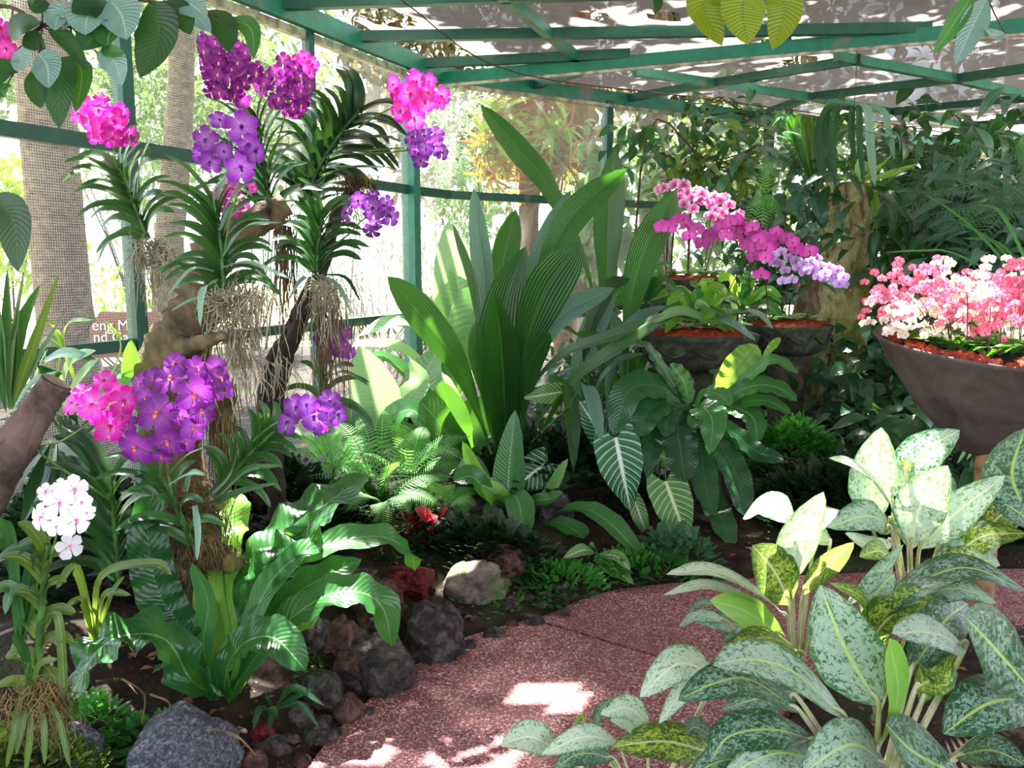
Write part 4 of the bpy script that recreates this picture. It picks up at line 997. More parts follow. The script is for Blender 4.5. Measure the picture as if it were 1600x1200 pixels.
# ---- N2
c = lambda x, y: (600 + x / 2.4, 450 + y / 2.4)
plant('nest_fern', "compact bird's nest fern behind the biggest mossy boulder, tongue-like frond in front", 'fern', (810, 825), 4.75, [
    [[(795, 815), (795, 740), (805, 640)], 52, dict(dy=.1, nrm=(0, -1, .2), kind='oval')],
    [[(795, 815), (765, 775), (738, 745), (708, 752)], 40, dict(dy=-.2, mat='nest')],
    [[(795, 815), (770, 775), (740, 730), (723, 690)], 24, dict(dy=-.1, mat='nestlt', kind='strap')],
    [[(795, 822), (778, 780), (752, 758)], 42, dict(dy=-.1, mat='nestlt', kind='strap')],
    [[(805, 820), (800, 775), (812, 790), (818, 843)], 48, dict(dy=-.3, nrm=(0, -.7, 1))],
    [[(822, 822), (855, 778), (888, 716)], 26, dict(dy=0, mat='nestlt', kind='strap', twist=.6)],
    [[(815, 815), (832, 785), (858, 780), (880, 770)], 24, dict(mat='nest', kind='strap')],
    [[(822, 822), (870, 800), (915, 795), (958, 822), (1008, 876)], 44, dict(dy=-.5, kind='nest', nrm=(.1, -.5, 1), wave=.08)],
    [[(822, 822), (865, 815), (900, 830), (912, 842)], 36, dict(dy=-.4)],
    [[(800, 820), (780, 790), (770, 800), (775, 830)], 34, dict(mat='nestdk', dy=-.2)],
    [[(815, 810), (860, 770), (905, 745), (940, 755)], 28, dict(mat='nestdk', dy=.2)],
    [[(800, 810), (760, 760), (735, 730), (715, 730)], 44, dict(mat='nest', dy=.2)]], 'nest', 'nest', fold=.25)
plant('nest_fern', "large bird's nest fern with broad curved fronds left of the tall pleated leaves", 'fern', (735, 735), 5.7, [
    [[(740, 740), (700, 680), (655, 628), (622, 640), (608, 690)], 60, dict(dy=-.4, mat='nest', kind='strap', wave=.08)],
    [[(735, 730), (705, 680), (700, 640), (690, 595)], 84, dict(dy=0, mat='nest', kind='oval', nrm=(-.3, -1, .2))],
    [[(735, 735), (690, 650), (665, 590), (690, 540)], 88, dict(dy=.3, mat='paddle', kind='oval', nrm=(-.4, -.7, .6))],
    [[(735, 735), (705, 700), (650, 690), (600, 650)], 60, dict(dy=-.2, mat='nest', kind='oval')],
    [[(740, 735), (745, 690), (760, 640), (790, 610)], 46, dict(dy=.1, mat='nest')],
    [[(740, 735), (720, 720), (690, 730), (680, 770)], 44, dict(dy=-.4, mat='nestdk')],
    [[(740, 735), (725, 700), (715, 665), (745, 620)], 60, dict(dy=.2, mat='nestlt', kind='oval')]], 'nest', 'nest', fold=.2)
plant('broad_leaf_plant', 'pale broad-leaved plant catching full sun against the net, left of the pleated leaves', 'plant', (700, 600), 6.4, [
    [[(705, 640), (722, 500), (712, 420), (700, 345)], 84, dict(dy=.1, nrm=(-.3, -1, .4))],
    [[(700, 640), (700, 520), (720, 440), (755, 400)], 70, dict(dy=.1, nrm=(-.3, -1, .3))],
    [[(700, 640), (660, 480), (610, 436), (545, 432)], 36, dict(dy=-.55, nrm=(0, -.4, 1))],
    [[(700, 640), (670, 530), (620, 505), (560, 525)], 64, dict(dy=-.5, nrm=(-.2, -.5, 1))],
    [[(700, 640), (690, 540), (660, 470), (620, 455)], 44, dict(dy=-.3, nrm=(0, -.6, 1))],
    [[(705, 640), (655, 600), (600, 560), (565, 575)], 44, dict(dy=-.5, mat='nest', nrm=(0, -.6, 1))],
    [[(700, 640), (745, 540), (760, 480), (770, 430)], 44, dict(dy=0, nrm=(.3, -1, .3))],
    [[(700, 640), (640, 555), (585, 540), (540, 548)], 44, dict(dy=-.6, nrm=(0, -.6, 1))]], 'paddle', 'oval', pet=True, petm=M['greenpet'], fold=.15, dy=0)
plant('broad_leaf_plant', 'big pale green upright leaf behind the small dark violet spray, beside driftwood', 'plant', (590, 720), 5.0, [
    [[(600, 700), (588, 620), (560, 540)], 84, dict(dy=.1, nrm=(-.2, -1, .3))],
    [[(595, 700), (620, 640), (655, 600), (640, 560)], 44, dict(dy=.1)],
    [[(590, 715), (560, 670), (530, 640), (505, 650)], 52, dict(dy=-.1, mat='nestdk')],
    [[(590, 715), (610, 660), (640, 640), (665, 660)], 46, dict(dy=-.2, mat='nest')],
    [[(590, 715), (575, 660), (600, 610), (620, 590)], 40, dict(dy=.3, mat='nest')]], 'paddle', 'oval', pet=True, petm=M['greenpet'])
# ---- CG pleated palm-grass
plant('palm_grass', 'tall clump of pleated upright leaves in the centre of the bed', 'plant', (785, 740), 5.5, [
    [[(775, 735), (752, 660), (712, 565), (655, 490), (605, 432)], 56, dict(dy=-.5, nrm=(.3, -1, .5))],
    [[(780, 735), (765, 560), (757, 430), (740, 292)], 40, dict(dy=.2, mat='palmgrey', nrm=(-.6, -1, .1), kind='palmg')],
    [[(778, 735), (762, 600), (742, 450), (708, 350)], 24, dict(dy=.1, nrm=(-.8, -.6, .2))],
    [[(785, 735), (775, 560), (785, 420), (806, 327)], 46, dict(dy=.3, nrm=(.3, -1, 0))],
    [[(790, 735), (780, 580), (790, 470), (822, 385)], 74, dict(dy=-.1, nrm=(0, -1, .1), kind='oval')],
    [[(795, 740), (812, 580), (850, 460), (908, 378)], 74, dict(dy=-.2, nrm=(.2, -1, 0), kind='palmg')],
    [[(795, 735), (818, 520), (848, 400), (892, 297)], 42, dict(dy=.2, mat='palmgrey', nrm=(-.6, -1, .2))],
    [[(798, 735), (830, 500), (885, 350), (980, 263)], 50, dict(dy=.1, nrm=(.5, -1, .1))],
    [[(792, 740), (788, 620), (782, 530), (772, 458)], 62, dict(dy=-.35, nrm=(0, -1, .15), kind='oval')],
    [[(800, 740), (820, 600), (870, 500), (960, 450)], 44, dict(dy=-.1, mat='palmgrey', nrm=(-.3, -1, .6))],
    [[(800, 740), (825, 620), (880, 555), (960, 525), (1040, 492)], 36, dict(dy=-.4, nrm=(0, -.5, 1))],
    [[(800, 740), (840, 660), (900, 590), (965, 545), (1035, 505)], 34, dict(dy=-.5, mat='palmg', nrm=(0, -.7, 1))],
    [[(800, 745), (835, 695), (870, 630), (888, 606), (893, 650), (896, 738)], 32, dict(dy=-.7, nrm=(.6, -1, .3))],
    [[(885, 640), (908, 604), (922, 615), (940, 690)], 28, dict(dy=-.3, Y=4.9, mat='palmgrey', nrm=(.5, -1, .3))],
    [[(795, 740), (765, 640), (745, 560), (745, 500)], 26, dict(dy=-.2, nrm=(-.4, -1, .2))],
    [[(800, 740), (815, 650), (832, 560), (860, 520)], 38, dict(dy=-.3, nrm=(.3, -1, .3))],
    [[(788, 740), (776, 640), (768, 560), (752, 520)], 34, dict(dy=.1, mat='palmgrey')]], 'palmg', 'palmg', wk=1.0, n=22, nu=19, fold=.22, pet=True, petm=M['greenpet'], prad=.008)
plant('palm_grass', 'second clump of pleated leaves just right, one blade crossing the bromeliad tree', 'plant', (955, 700), 6.1, [
    [[(945, 690), (925, 450), (862, 300), (812, 235), (750, 163)], 38, dict(dy=.2, nrm=(-.5, -1, .3))],
    [[(955, 690), (948, 480), (950, 350), (961, 232)], 48, dict(dy=0, nrm=(0, -1, 0), kind='palmg')],
    [[(970, 690), (980, 520), (1003, 400), (1057, 295)], 56, dict(dy=-.1, nrm=(.3, -1, 0), kind='palmg')],
    [[(945, 690), (915, 560), (945, 460), (985, 436)], 30, dict(dy=-.2)],
    [[(945, 700), (900, 600), (925, 520), (960, 450)], 40, dict(dy=-.1, mat='palmgrey')],
    [[(950, 700), (930, 620), (960, 570), (1006, 553)], 26, dict(dy=-.4, nrm=(0, -.5, 1))],
    [[(955, 700), (950, 600), (985, 510), (1045, 478)], 34, dict(dy=-.3, mat='palmgrey', nrm=(0, -.5, 1))],
    [[(950, 700), (915, 640), (870, 600), (835, 605)], 28, dict(dy=-.2, mat='palmg')],
    [[(960, 700), (960, 600), (940, 540), (900, 520)], 28, dict(dy=-.2, mat='palmg')],
    [[(960, 700), (985, 620), (1000, 560), (1030, 530)], 28, dict(dy=-.1, mat='palmg')],
    [[(965, 700), (975, 600), (965, 520), (935, 480)], 30, dict(dy=.1, mat='palmgrey')]], 'palmg', 'palmg', wk=1.0, n=22, nu=19, fold=.22, pet=True, petm=M['greenpet'], prad=.009)
# ---- anthuriums with white veins
AN = [(962, 684, 985, 797, 76, 'anth', 4.7, 'dark heart-shaped leaf plant with bold white veins, hanging lowest left of the two big ones'),
      (1040, 752, 1077, 853, 68, 'anthlt', 4.65, 'white veined heart leaf, paler green, right of the biggest veined leaf'),
      (855, 722, 793, 770, 60, 'anth', 4.9, 'white veined leaf lying sideways right of the upright nest frond'),
      (880, 612, 818, 622, 34, 'anthlt', 5.3, 'small pale veined leaf high among the pleated stems'),
      (945, 690, 905, 626, 42, 'anth', 5.0, 'white veined leaf pointing up behind the drooping pleated blade'),
      (992, 783, 1014, 846, 28, 'anthlt', 4.7, 'small dull veined leaf hanging between the two large veined ones'),
      (1048, 720, 1010, 700, 30, 'anthlt', 4.9, 'half hidden veined leaf under the dark bowl fern')]
for (x0, y0, x1, y1, wd, mt, Y, lb) in AN:
    b = G((x0 + x1) / 2 - 10, 880, .2); b = V3(P(x0, y0, Y).x, Y + .25, gh(P(x0, y0, Y).x, Y + .25))
    t = thing('veined_anthurium', b, lb, 'plant', 'white veined anthuriums')
    dx, dy_ = (x1 - x0), (y1 - y0)
    q = P(x0, y0, Y)
    HL(t, [(x0, y0, Y), (x0 + dx * .5, y0 + dy_ * .5, Y - .06), (x1, y1, Y - .03)], wd, 'heart', L[mt], (0, -1, .35), 24, 15, .12, droop=.15, back=math.hypot(dx, dy_) * Y / F * .24)
    MB().add(*tube([b, (b + q) / 2 + V3(0, .05, .18), q + V3(0, .02, .05), q], [.006, .0035], 6)).obj('leaf_stalk', M['greenpet'], t)
plant('striped_arrow_plant', 'small arrow-shaped leaves with pale stripes hanging over the soil by the path', 'plant', (925, 850), 4.3, [
    [[(930, 868), (955, 885), (990, 913)], 34, dict(nrm=(0, -.6, 1), mat='aglp')], [[(925, 862), (905, 868), (880, 874)], 22, dict(mat='aglp')],
    [[(935, 870), (965, 875), (988, 880)], 20, dict(mat='aglp')], [[(918, 900), (912, 915), (925, 940)], 18, dict(mat='aglp')], [[(930, 850), (922, 870), (940, 900)], 20, dict(mat='aglp')]] if False else [
    [[(930, 868), (955, 885), (990, 913)], 34, dict(nrm=(0, -.6, 1))], [[(928, 862), (910, 860), (880, 872)], 24, {}], [[(935, 866), (965, 870), (985, 892)], 22, {}],
    [[(914, 903), (914, 920), (926, 940)], 20, {}], [[(912, 905), (905, 915), (902, 930)], 12, {}]], 'aglastripe' if 'aglastripe' in L else 'anthlt', 'oval', pet=True, petm=M['greenpet'], prad=.003)
# ---- N3 under the bowls
c3 = lambda *a: [(900 + a[i] / 3, 450 + a[i + 1] / 3) for i in range(0, len(a), 2)]
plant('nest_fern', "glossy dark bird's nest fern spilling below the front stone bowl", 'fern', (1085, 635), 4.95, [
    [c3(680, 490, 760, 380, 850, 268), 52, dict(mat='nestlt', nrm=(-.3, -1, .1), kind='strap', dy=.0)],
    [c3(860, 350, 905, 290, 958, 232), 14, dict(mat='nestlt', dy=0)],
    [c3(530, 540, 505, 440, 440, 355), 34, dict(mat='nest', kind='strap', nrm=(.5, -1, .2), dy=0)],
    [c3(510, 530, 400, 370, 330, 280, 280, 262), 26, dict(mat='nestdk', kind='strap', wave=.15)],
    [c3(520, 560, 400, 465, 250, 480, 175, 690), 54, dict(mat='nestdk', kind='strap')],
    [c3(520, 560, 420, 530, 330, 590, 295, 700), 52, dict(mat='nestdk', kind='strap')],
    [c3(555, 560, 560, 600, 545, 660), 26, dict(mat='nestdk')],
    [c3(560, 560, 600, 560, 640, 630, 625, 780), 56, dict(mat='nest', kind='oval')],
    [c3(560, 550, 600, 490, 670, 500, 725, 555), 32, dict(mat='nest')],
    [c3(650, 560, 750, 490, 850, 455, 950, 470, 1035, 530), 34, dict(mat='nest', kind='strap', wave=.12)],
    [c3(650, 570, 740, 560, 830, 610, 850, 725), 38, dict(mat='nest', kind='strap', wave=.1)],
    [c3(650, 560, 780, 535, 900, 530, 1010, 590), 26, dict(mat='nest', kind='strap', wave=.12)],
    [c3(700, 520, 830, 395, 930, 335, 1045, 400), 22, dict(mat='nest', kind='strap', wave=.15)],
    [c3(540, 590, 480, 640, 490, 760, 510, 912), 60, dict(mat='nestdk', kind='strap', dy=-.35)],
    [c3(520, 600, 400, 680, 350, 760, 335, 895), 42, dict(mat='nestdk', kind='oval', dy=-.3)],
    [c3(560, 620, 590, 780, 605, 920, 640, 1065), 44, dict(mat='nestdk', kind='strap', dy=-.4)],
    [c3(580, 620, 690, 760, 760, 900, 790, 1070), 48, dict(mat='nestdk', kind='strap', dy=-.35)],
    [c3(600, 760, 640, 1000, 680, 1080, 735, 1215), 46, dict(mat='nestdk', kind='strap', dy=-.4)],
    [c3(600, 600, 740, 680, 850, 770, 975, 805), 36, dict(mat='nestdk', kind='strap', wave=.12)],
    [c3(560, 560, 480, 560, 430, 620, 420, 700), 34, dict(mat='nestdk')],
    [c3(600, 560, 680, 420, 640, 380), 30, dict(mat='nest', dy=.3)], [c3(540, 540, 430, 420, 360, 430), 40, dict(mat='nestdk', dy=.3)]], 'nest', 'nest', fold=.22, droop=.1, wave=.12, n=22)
# ---- narrow ribbon ferns between the bowls
rr = random.Random(5)
for i, (bx, by, Y, n, lb) in enumerate(((1010, 470, 6.5, 13, "light green strap fern left of the rear stone bowl"), (1090, 500, 5.9, 12, 'fern with pale wavy fronds sprouting between the front and rear bowls'), (1160, 480, 6.4, 9, 'bright fern fronds growing behind the middle of the orchids'))):
    lv = []
    for k in range(n):
        a = -math.pi / 2 + (k / (n - 1) - .5) * 3.6 + rr.uniform(-.2, .2); Lp = rr.uniform(50, 85)
        lv.append([[(bx, by), (bx + math.cos(a) * Lp * .6, by + math.sin(a) * Lp * .6 - 8), (bx + math.cos(a) * Lp, by + math.sin(a) * Lp * .9 + 14)], rr.uniform(16, 24), dict(mat=rr.choice(['nest', 'nestlt', 'nest']), wave=.12)])
    plant('strap_fern', lb, 'fern', (bx, by), Y, lv, 'nest', 'oval', dy=-.2)
# ---- feathery ferns
def frond_mesh(pts, wd, npin, pk, seed=0, sweep=.45):
    c = bez(pts, 26); m = MB().add(*tube(pts, [.0035, .0015], 4, n=14, cap=False)); ms = []
    for i in range(npin):
        s = (i + 1) / (npin + 1); j = s * 25; k = min(int(j), 24); p = c[k].lerp(c[k + 1], j - k); t = (c[k + 1] - c[k]).normalized()
        N = V3(0, -.45, 1) - t * t.dot(V3(0, -.45, 1)); N.normalize(); S = t.cross(N).normalized()
        Lw = wd * (math.sin(math.pi * min(1, s * .94 + .06)) ** .6) * (1 - .25 * s)
        for sd in (-1, 1):
            d = S * sd + t * sweep + N * -.12
            ms.append(rotmat(p, d, N, (Lw * 1.0, Lw, Lw)))
    m.inst(pk, ms); return m
def pinna(n=7):   # one toothed pinna
    V = [(0, 0, 0)]; Fc = []; UV = [(.5, 0)]
    k = n * 2
    for i in range(n):
        y = (i + .5) / n; w = .10 * (1 - (y) ** 2 * .8)
        V += [(-w * .35, y - .5 / n, 0), (w * .35, y - .5 / n, 0), (-w, y + .12 / n, -.02), (w, y + .12 / n, -.02), (0, y, .01)]
        UV += [(.3, y), (.7, y), (0, y), (1, y), (.5, y)]
    V.append((0, 1, -.06)); UV.append((.5, 1)); e = len(V) - 1
    for i in range(n):
        b = 1 + i * 5; nx = b + 5 if i < n - 1 else None
        if nx: Fc += [(b, b + 4, nx, b + 2), (b + 4, b + 1, b + 3, nx + 1), (b + 4, nx + 1, nx)]
        else: Fc += [(b, b + 4, e, b + 2), (b + 4, b + 1, b + 3, e)]
    return np.array(V), Fc, np.array(UV)
PIN = pinna(); PINS = tl(1, .2, 'strap', 3, 3, .1, -.15)
def fern(label, base, Y, n, Lp, wpx, seed, mat='fern', arc=(-3.3, .2), npin=26, pk=PIN, lift=.35, name='feather_fern', tips=None):
    rr = random.Random(seed); b = P(*base, Y); t = thing(name, b, label, 'fern')
    MB().add(*seg_rock(b, (.03, .03, .03), 2, 2)).obj('stem', M['greenpet'], t)
    for k in range(n):
        if tips: ex, ey, eY = tips[k]; e = P(ex, ey, eY)
        else:
            a = arc[0] + (arc[1] - arc[0]) * (k + rr.uniform(-.3, .3)) / max(1, n - 1); l = Lp * rr.uniform(.7, 1.1)
            e = P(base[0] + math.cos(a) * l, base[1] + math.sin(a) * l * .8, Y + rr.uniform(-.45, .3))
        mid = (b + e) / 2 + V3(0, 0, (e - b).length * lift * .5)
        frond_mesh([b, mid, e], wpx * Y / F, npin, pk, k).obj('frond', L[mat], t)
    return t
fern('bright feathery fern left of the red leaves, below the violet spray', (595, 790), 4.3, 16, 150, 24, 1, tips=[(430, 770, 4.1), (445, 720, 4.3), (480, 680, 4.5), (520, 655, 4.7), (560, 650, 4.8), (600, 640, 4.9), (650, 670, 4.7), (700, 700, 4.6), (710, 745, 4.4), (690, 790, 4.2), (640, 800, 4.0), (600, 830, 3.9), (540, 800, 3.9), (500, 760, 4.0), (470, 745, 4.0), (620, 720, 4.0)])
fern('feathery fern behind the first, nearer the nest fern', (640, 740), 4.9, 8, 110, 24, 2)
fern('small feathery fern peeping out left under the violet spray', (520, 740), 4.6, 10, 90, 24, 3)
fern('feathery fern at the foot of the red leaves', (690, 800), 4.6, 8, 70, 22, 4)
fern('delicate fern hanging down left of the mossy stump', (1195, 300), 6.6, 6, 70, 17, 5, 'fern', npin=13, lift=.2, tips=[(1190, 365, 6.5), (1165, 350, 6.5), (1220, 345, 6.5), (1175, 280, 6.5), (1230, 290, 6.5), (1200, 250, 6.6)])
# ---- red leaved plants
plant('red_leaf_plant', 'red and pink leaved plant in sun above the dark red rock', 'plant', (650, 860), 4.35, [
    [[(650, 850), (640, 820), (625, 800)], 26, {}], [[(650, 850), (665, 815), (648, 795)], 26, {}], [[(655, 850), (672, 820), (668, 800)], 24, {}],
    [[(645, 855), (625, 835), (612, 830)], 20, {}], [[(645, 860), (632, 870), (625, 890)], 26, {}], [[(655, 855), (670, 850), (690, 835)], 14, {}], [[(640, 865), (630, 850), (615, 850)], 18, {}]], 'red', 'oval', wk=1.5, pet=True, petm=M['greenpet'], prad=.003)
plant('red_leaf_plant', 'smaller red leaved plant to the right with upright folded leaves', 'plant', (690, 840), 4.45, [
    [[(688, 835), (682, 815), (700, 792)], 16, {}], [[(690, 835), (695, 812), (708, 800)], 14, {}], [[(690, 835), (705, 826), (718, 823)], 9, {}], [[(687, 835), (675, 825), (672, 812)], 10, {}]], 'red', 'oval', wk=1.5, pet=True, petm=M['greenpet'], prad=.002)
# ---- left side: dracaena and other leaves
plant('dracaena', 'upright dracaena with long green blades at the left edge above the cut branch', 'plant', (12, 660), 2.9, [
    [[(14, 640), (12, 520), (12, 420)], 19, dict(nrm=(0, -1, 0))], [[(16, 640), (30, 520), (62, 445)], 22, dict(nrm=(.3, -1, 0))], [[(18, 640), (45, 560), (93, 425)], 17, dict(nrm=(.4, -1, 0), mat='olive')],
    [[(18, 640), (60, 560), (102, 488)], 15, {}], [[(10, 640), (0, 520), (-10, 440)], 20, {}], [[(20, 640), (25, 540), (30, 470)], 16, {}], [[(18, 645), (50, 600), (90, 580)], 16, dict(mat='vandagrey')],
    [[(10, 645), (-10, 560), (-40, 500)], 20, {}], [[(18, 645), (60, 640), (100, 650)], 18, {}], [[(15, 645), (40, 660), (65, 700)], 18, dict(mat='vandadk')], [[(14, 640), (20, 540), (38, 430)], 14, dict(mat='olive')]], 'vanda', 'lance', fold=.3, dy=-.1)
plant('leafy_plant', 'broad glossy leaves between the cut branch and the pink spray', 'plant', (110, 700), 3.3, [
    [[(90, 640), (110, 570), (150, 548)], 34, dict(mat='paddle')], [[(110, 650), (170, 610), (225, 600)], 40, dict(mat='paddle')], [[(100, 640), (125, 595), (155, 560)], 44, dict(mat='paddle')],
    [[(200, 620), (208, 575), (206, 530)], 36, dict(mat='nest', nrm=(0, -1, 0))], [[(60, 570), (100, 552), (150, 562)], 22, dict(mat='nestdk')], [[(60, 620), (60, 580), (75, 545)], 26, dict(mat='paddle')],
    [[(30, 700), (55, 640), (60, 610)], 30, dict(mat='nestdk')], [[(120, 660), (90, 600), (60, 570)], 34, dict(mat='nestdk')], [[(150, 640), (180, 600), (150, 580)], 34, dict(mat='nest')]], 'paddle', 'oval', pet=True, petm=M['greenpet'])
plant('leafy_plant', 'thin grassy leaves in front of the sign board at the left', 'plant', (110, 600), 3.6, [
    [[(90, 590), (105, 510), (145, 500)], 9, {}], [[(170, 600), (190, 540), (163, 500)], 9, {}], [[(80, 590), (70, 530), (110, 555)], 8, {}], [[(120, 600), (90, 520), (60, 500)], 10, {}]], 'nestlt', 'strap', fold=.4)
plant('leafy_plant', 'long dark drooping leaves at the left edge beneath the cut branch', 'plant', (90, 700), 3.0, [
    [[(80, 690), (60, 760), (35, 820)], 34, {}], [[(90, 690), (90, 760), (80, 830)], 30, {}], [[(80, 690), (40, 730), (10, 790)], 32, {}], [[(100, 690), (130, 740), (150, 800)], 34, {}], [[(90, 690), (115, 700), (150, 720)], 30, {}], [[(70, 690), (30, 700), (0, 740)], 30, dict(mat='vandagrey')]], 'vandadk', 'lance', fold=.3, dy=-.3)
plant('leafy_plant', 'drooping olive-green leaves behind the white orchid stem', 'plant', (150, 1020), 2.5, [
    [[(150, 990), (160, 900), (240, 880), (268, 898)], 16, {}], [[(150, 1000), (120, 890), (88, 920)], 16, {}], [[(150, 1000), (165, 930), (205, 930)], 14, {}], [[(145, 1000), (130, 940), (100, 950)], 14, {}], [[(150, 1000), (175, 930), (195, 900)], 12, {}]], 'olive', 'strap', fold=.4, dy=-.1)
plant('small_leafy_plant', 'small glossy leaves at the foot of the nest fern beside little stones', 'plant', (425, 1110), 2.65, [
    [[(425, 1105), (420, 1088), (418, 1082)], 16, {}], [[(430, 1105), (460, 1075), (508, 1103)], 14, {}], [[(430, 1108), (465, 1100), (498, 1135)], 12, {}], [[(422, 1108), (405, 1110), (396, 1140)], 14, {}], [[(428, 1106), (470, 1085), (490, 1075)], 10, {}], [[(424, 1106), (425, 1120), (420, 1140)], 12, {}]], 'nestdk', 'lance', dy=-.1)
plant('small_leafy_plant', 'upright dark leaves with pale yellow stripe at the left base of the centre clump', 'plant', (860, 700), 5.3, [
    [[(860, 720), (830, 690), (812, 640)], 20, {}], [[(860, 720), (880, 690), (920, 690)], 20, {}], [[(860, 720), (900, 730), (950, 735)], 24, {}], [[(865, 720), (905, 700), (930, 660)], 20, {}]], 'nestdk', 'lance', dy=-.1)

plant('leafy_plant', 'curved olive green leaves in front at the left edge around the white orchid stem', 'plant', (25, 1010), 1.95, [
    [[(20, 900), (10, 850), (-20, 830)], 22, {}], [[(30, 1000), (20, 850), (0, 808)], 22, {}], [[(35, 1000), (70, 870), (110, 868)], 18, dict(mat='olive')], [[(30, 1000), (60, 860), (30, 858), (-10, 880)], 24, {}],
    [[(35, 1000), (55, 930), (20, 925), (8, 960)], 20, dict(mat='nest')], [[(40, 1000), (20, 920), (-20, 930)], 22, {}], [[(50, 1080), (40, 1020), (20, 990)], 18, {}], [[(50, 1090), (62, 1040), (90, 1030)], 14, dict(mat='olive')],
    [[(60, 1000), (90, 960), (100, 1060), (98, 1095)], 16, dict(mat='olive')], [[(30, 1000), (45, 900), (60, 860)], 20, dict(mat='vandadk')]], 'vanda', 'strap', fold=.35, dy=-.05)
plant('leafy_plant', 'deep shade plant with big dark blades behind the pink vanda stalk', 'plant', (130, 900), 3.4, [
    [[(130, 900), (120, 780), (60, 720)], 50, {}], [[(130, 900), (150, 780), (200, 720)], 50, {}], [[(130, 900), (80, 840), (20, 830)], 46, {}], [[(130, 900), (100, 760), (110, 690)], 46, {}], [[(135, 900), (200, 840), (230, 760)], 50, {}],
    [[(130, 900), (170, 820), (240, 800)], 50, {}], [[(130, 900), (60, 880), (0, 900)], 44, {}], [[(130, 900), (190, 880), (240, 900)], 40, {}]], 'vandadk', 'lance', fold=.25, dy=-.2)
# ================================================================ aglaonemas, lower right. (cx,cy) = zoomed crop coordinates -> picture
A = lambda *a: [(1100 + a[i] * .4583, 650 + a[i + 1] * .4583) for i in range(0, len(a), 2)]
S_ = 'silver-leaved aglaonemas at the lower right'
plant('aglaonema', 'silver speckled aglaonema at the back, its tallest leaf just left of the big bowl', 'plant', G(1425, 1010, .18), 2.55, [
    [A(570, 370, 575, 200, 605, 38), 80, dict(mat='aglapale', nrm=(0, -1, .2), dy=-.02)],
    [A(700, 450, 610, 250, 510, 165, 425, 143), 36, dict(mat='aglapale', nrm=(.6, -.4, .8))],
    [A(705, 450, 740, 300, 832, 168), 84, dict(mat='aglapale', nrm=(-.1, -1, .3))],
    [A(640, 270, 740, 130, 872, 48), 66, dict(mat='agla', dy=.1)],
    [A(735, 450, 860, 330, 1028, 202), 64, dict(mat='aglapale', nrm=(-.2, -.7, .8))],
    [A(690, 200, 700, 120, 775, 55), 26, dict(mat='aglaund', dy=.15)],
    [A(840, 490, 950, 410, 1100, 400), 60, dict(mat='aglaund', nrm=(0, -.6, 1))],
    [A(980, 280, 1060, 320, 1160, 400), 50, dict(mat='agladk')],
    [A(1100, 330, 1050, 200, 1095, 40), 96, dict(mat='agladk', nrm=(-.2, -1, .2))],
    [A(780, 520, 900, 470, 1010, 510), 60, dict(mat='agla')],
    [A(640, 390, 560, 340, 420, 380), 58, dict(mat='agla', dy=-.1)],
    [A(640, 430, 570, 440, 480, 400), 34, dict(mat='aglapale', dy=-.15)],
    [A(640, 360, 590, 370, 575, 350), 34, dict(mat='aglaund')],
    [A(820, 400, 880, 330, 960, 290), 60, dict(mat='agladk', dy=.2)], [A(800, 430, 800, 300, 850, 210), 60, dict(mat='agladk', dy=.25)],
    [A(950, 420, 1010, 340, 1100, 330), 50, dict(mat='aglaund', dy=.1)]],
    'aglapale', 'oval', pet=True, dy=-.05, group=S_, prad=.007, fold=.2, droop=.12)
plant('aglaonema', 'left aglaonema with one yellow-green speckled leaf turned back and two leaves white with sun', 'plant', G(1240, 1090, .16), 2.4, [
    [A(290, 570, 320, 420, 408, 258), 70, dict(mat='aglapale', nrm=(.1, -1, .3))],
    [A(292, 640, 240, 530, 165, 440), 84, dict(mat='aglaund', nrm=(.2, -1, .2), kind='oval')],
    [A(335, 610, 410, 520, 512, 430), 46, dict(mat='aglaund', nrm=(.4, -.7, .6))],
    [A(285, 690, 170, 590, 20, 525, -130, 540), 50, dict(mat='aglapale', nrm=(0, -.4, 1), dy=-.3)],
    [A(200, 660, 130, 610, 0, 575, -140, 612), 36, dict(mat='aglapale', nrm=(0, -.3, 1), dy=-.2)],
    [A(275, 755, 140, 665, 20, 628), 56, dict(mat='plain', nrm=(-.1, -.8, .5), dy=-.2)],
    [A(340, 810, 200, 755, 30, 850), 52, dict(mat='aglaund', nrm=(0, -.5, 1), dy=-.3)],
    [A(300, 362, 215, 300, 132, 350), 70, dict(mat='aglapale', nrm=(-.2, -.3, 1), dy=.1)],
    [A(380, 400, 410, 320, 458, 318), 46, dict(mat='aglapale', nrm=(-.2, -.3, 1), dy=.15)],
    [A(430, 440, 370, 400, 345, 385), 46, dict(mat='aglapale', nrm=(-.2, -.3, 1), dy=.1)],
    [A(230, 740, 60, 700, -40, 690), 34, dict(mat='agla', dy=.1)], [A(80, 700, -20, 680, -85, 715), 26, dict(mat='agla', dy=.2)], [A(50, 640, -20, 640, -60, 690), 16, dict(mat='agladk', dy=.2)],
    [A(230, 760, 130, 720, 60, 770), 30, dict(mat='agladk', dy=.1)]],
    'agla', 'oval', pet=True, dy=-.08, group=S_, fold=.2, droop=.12)
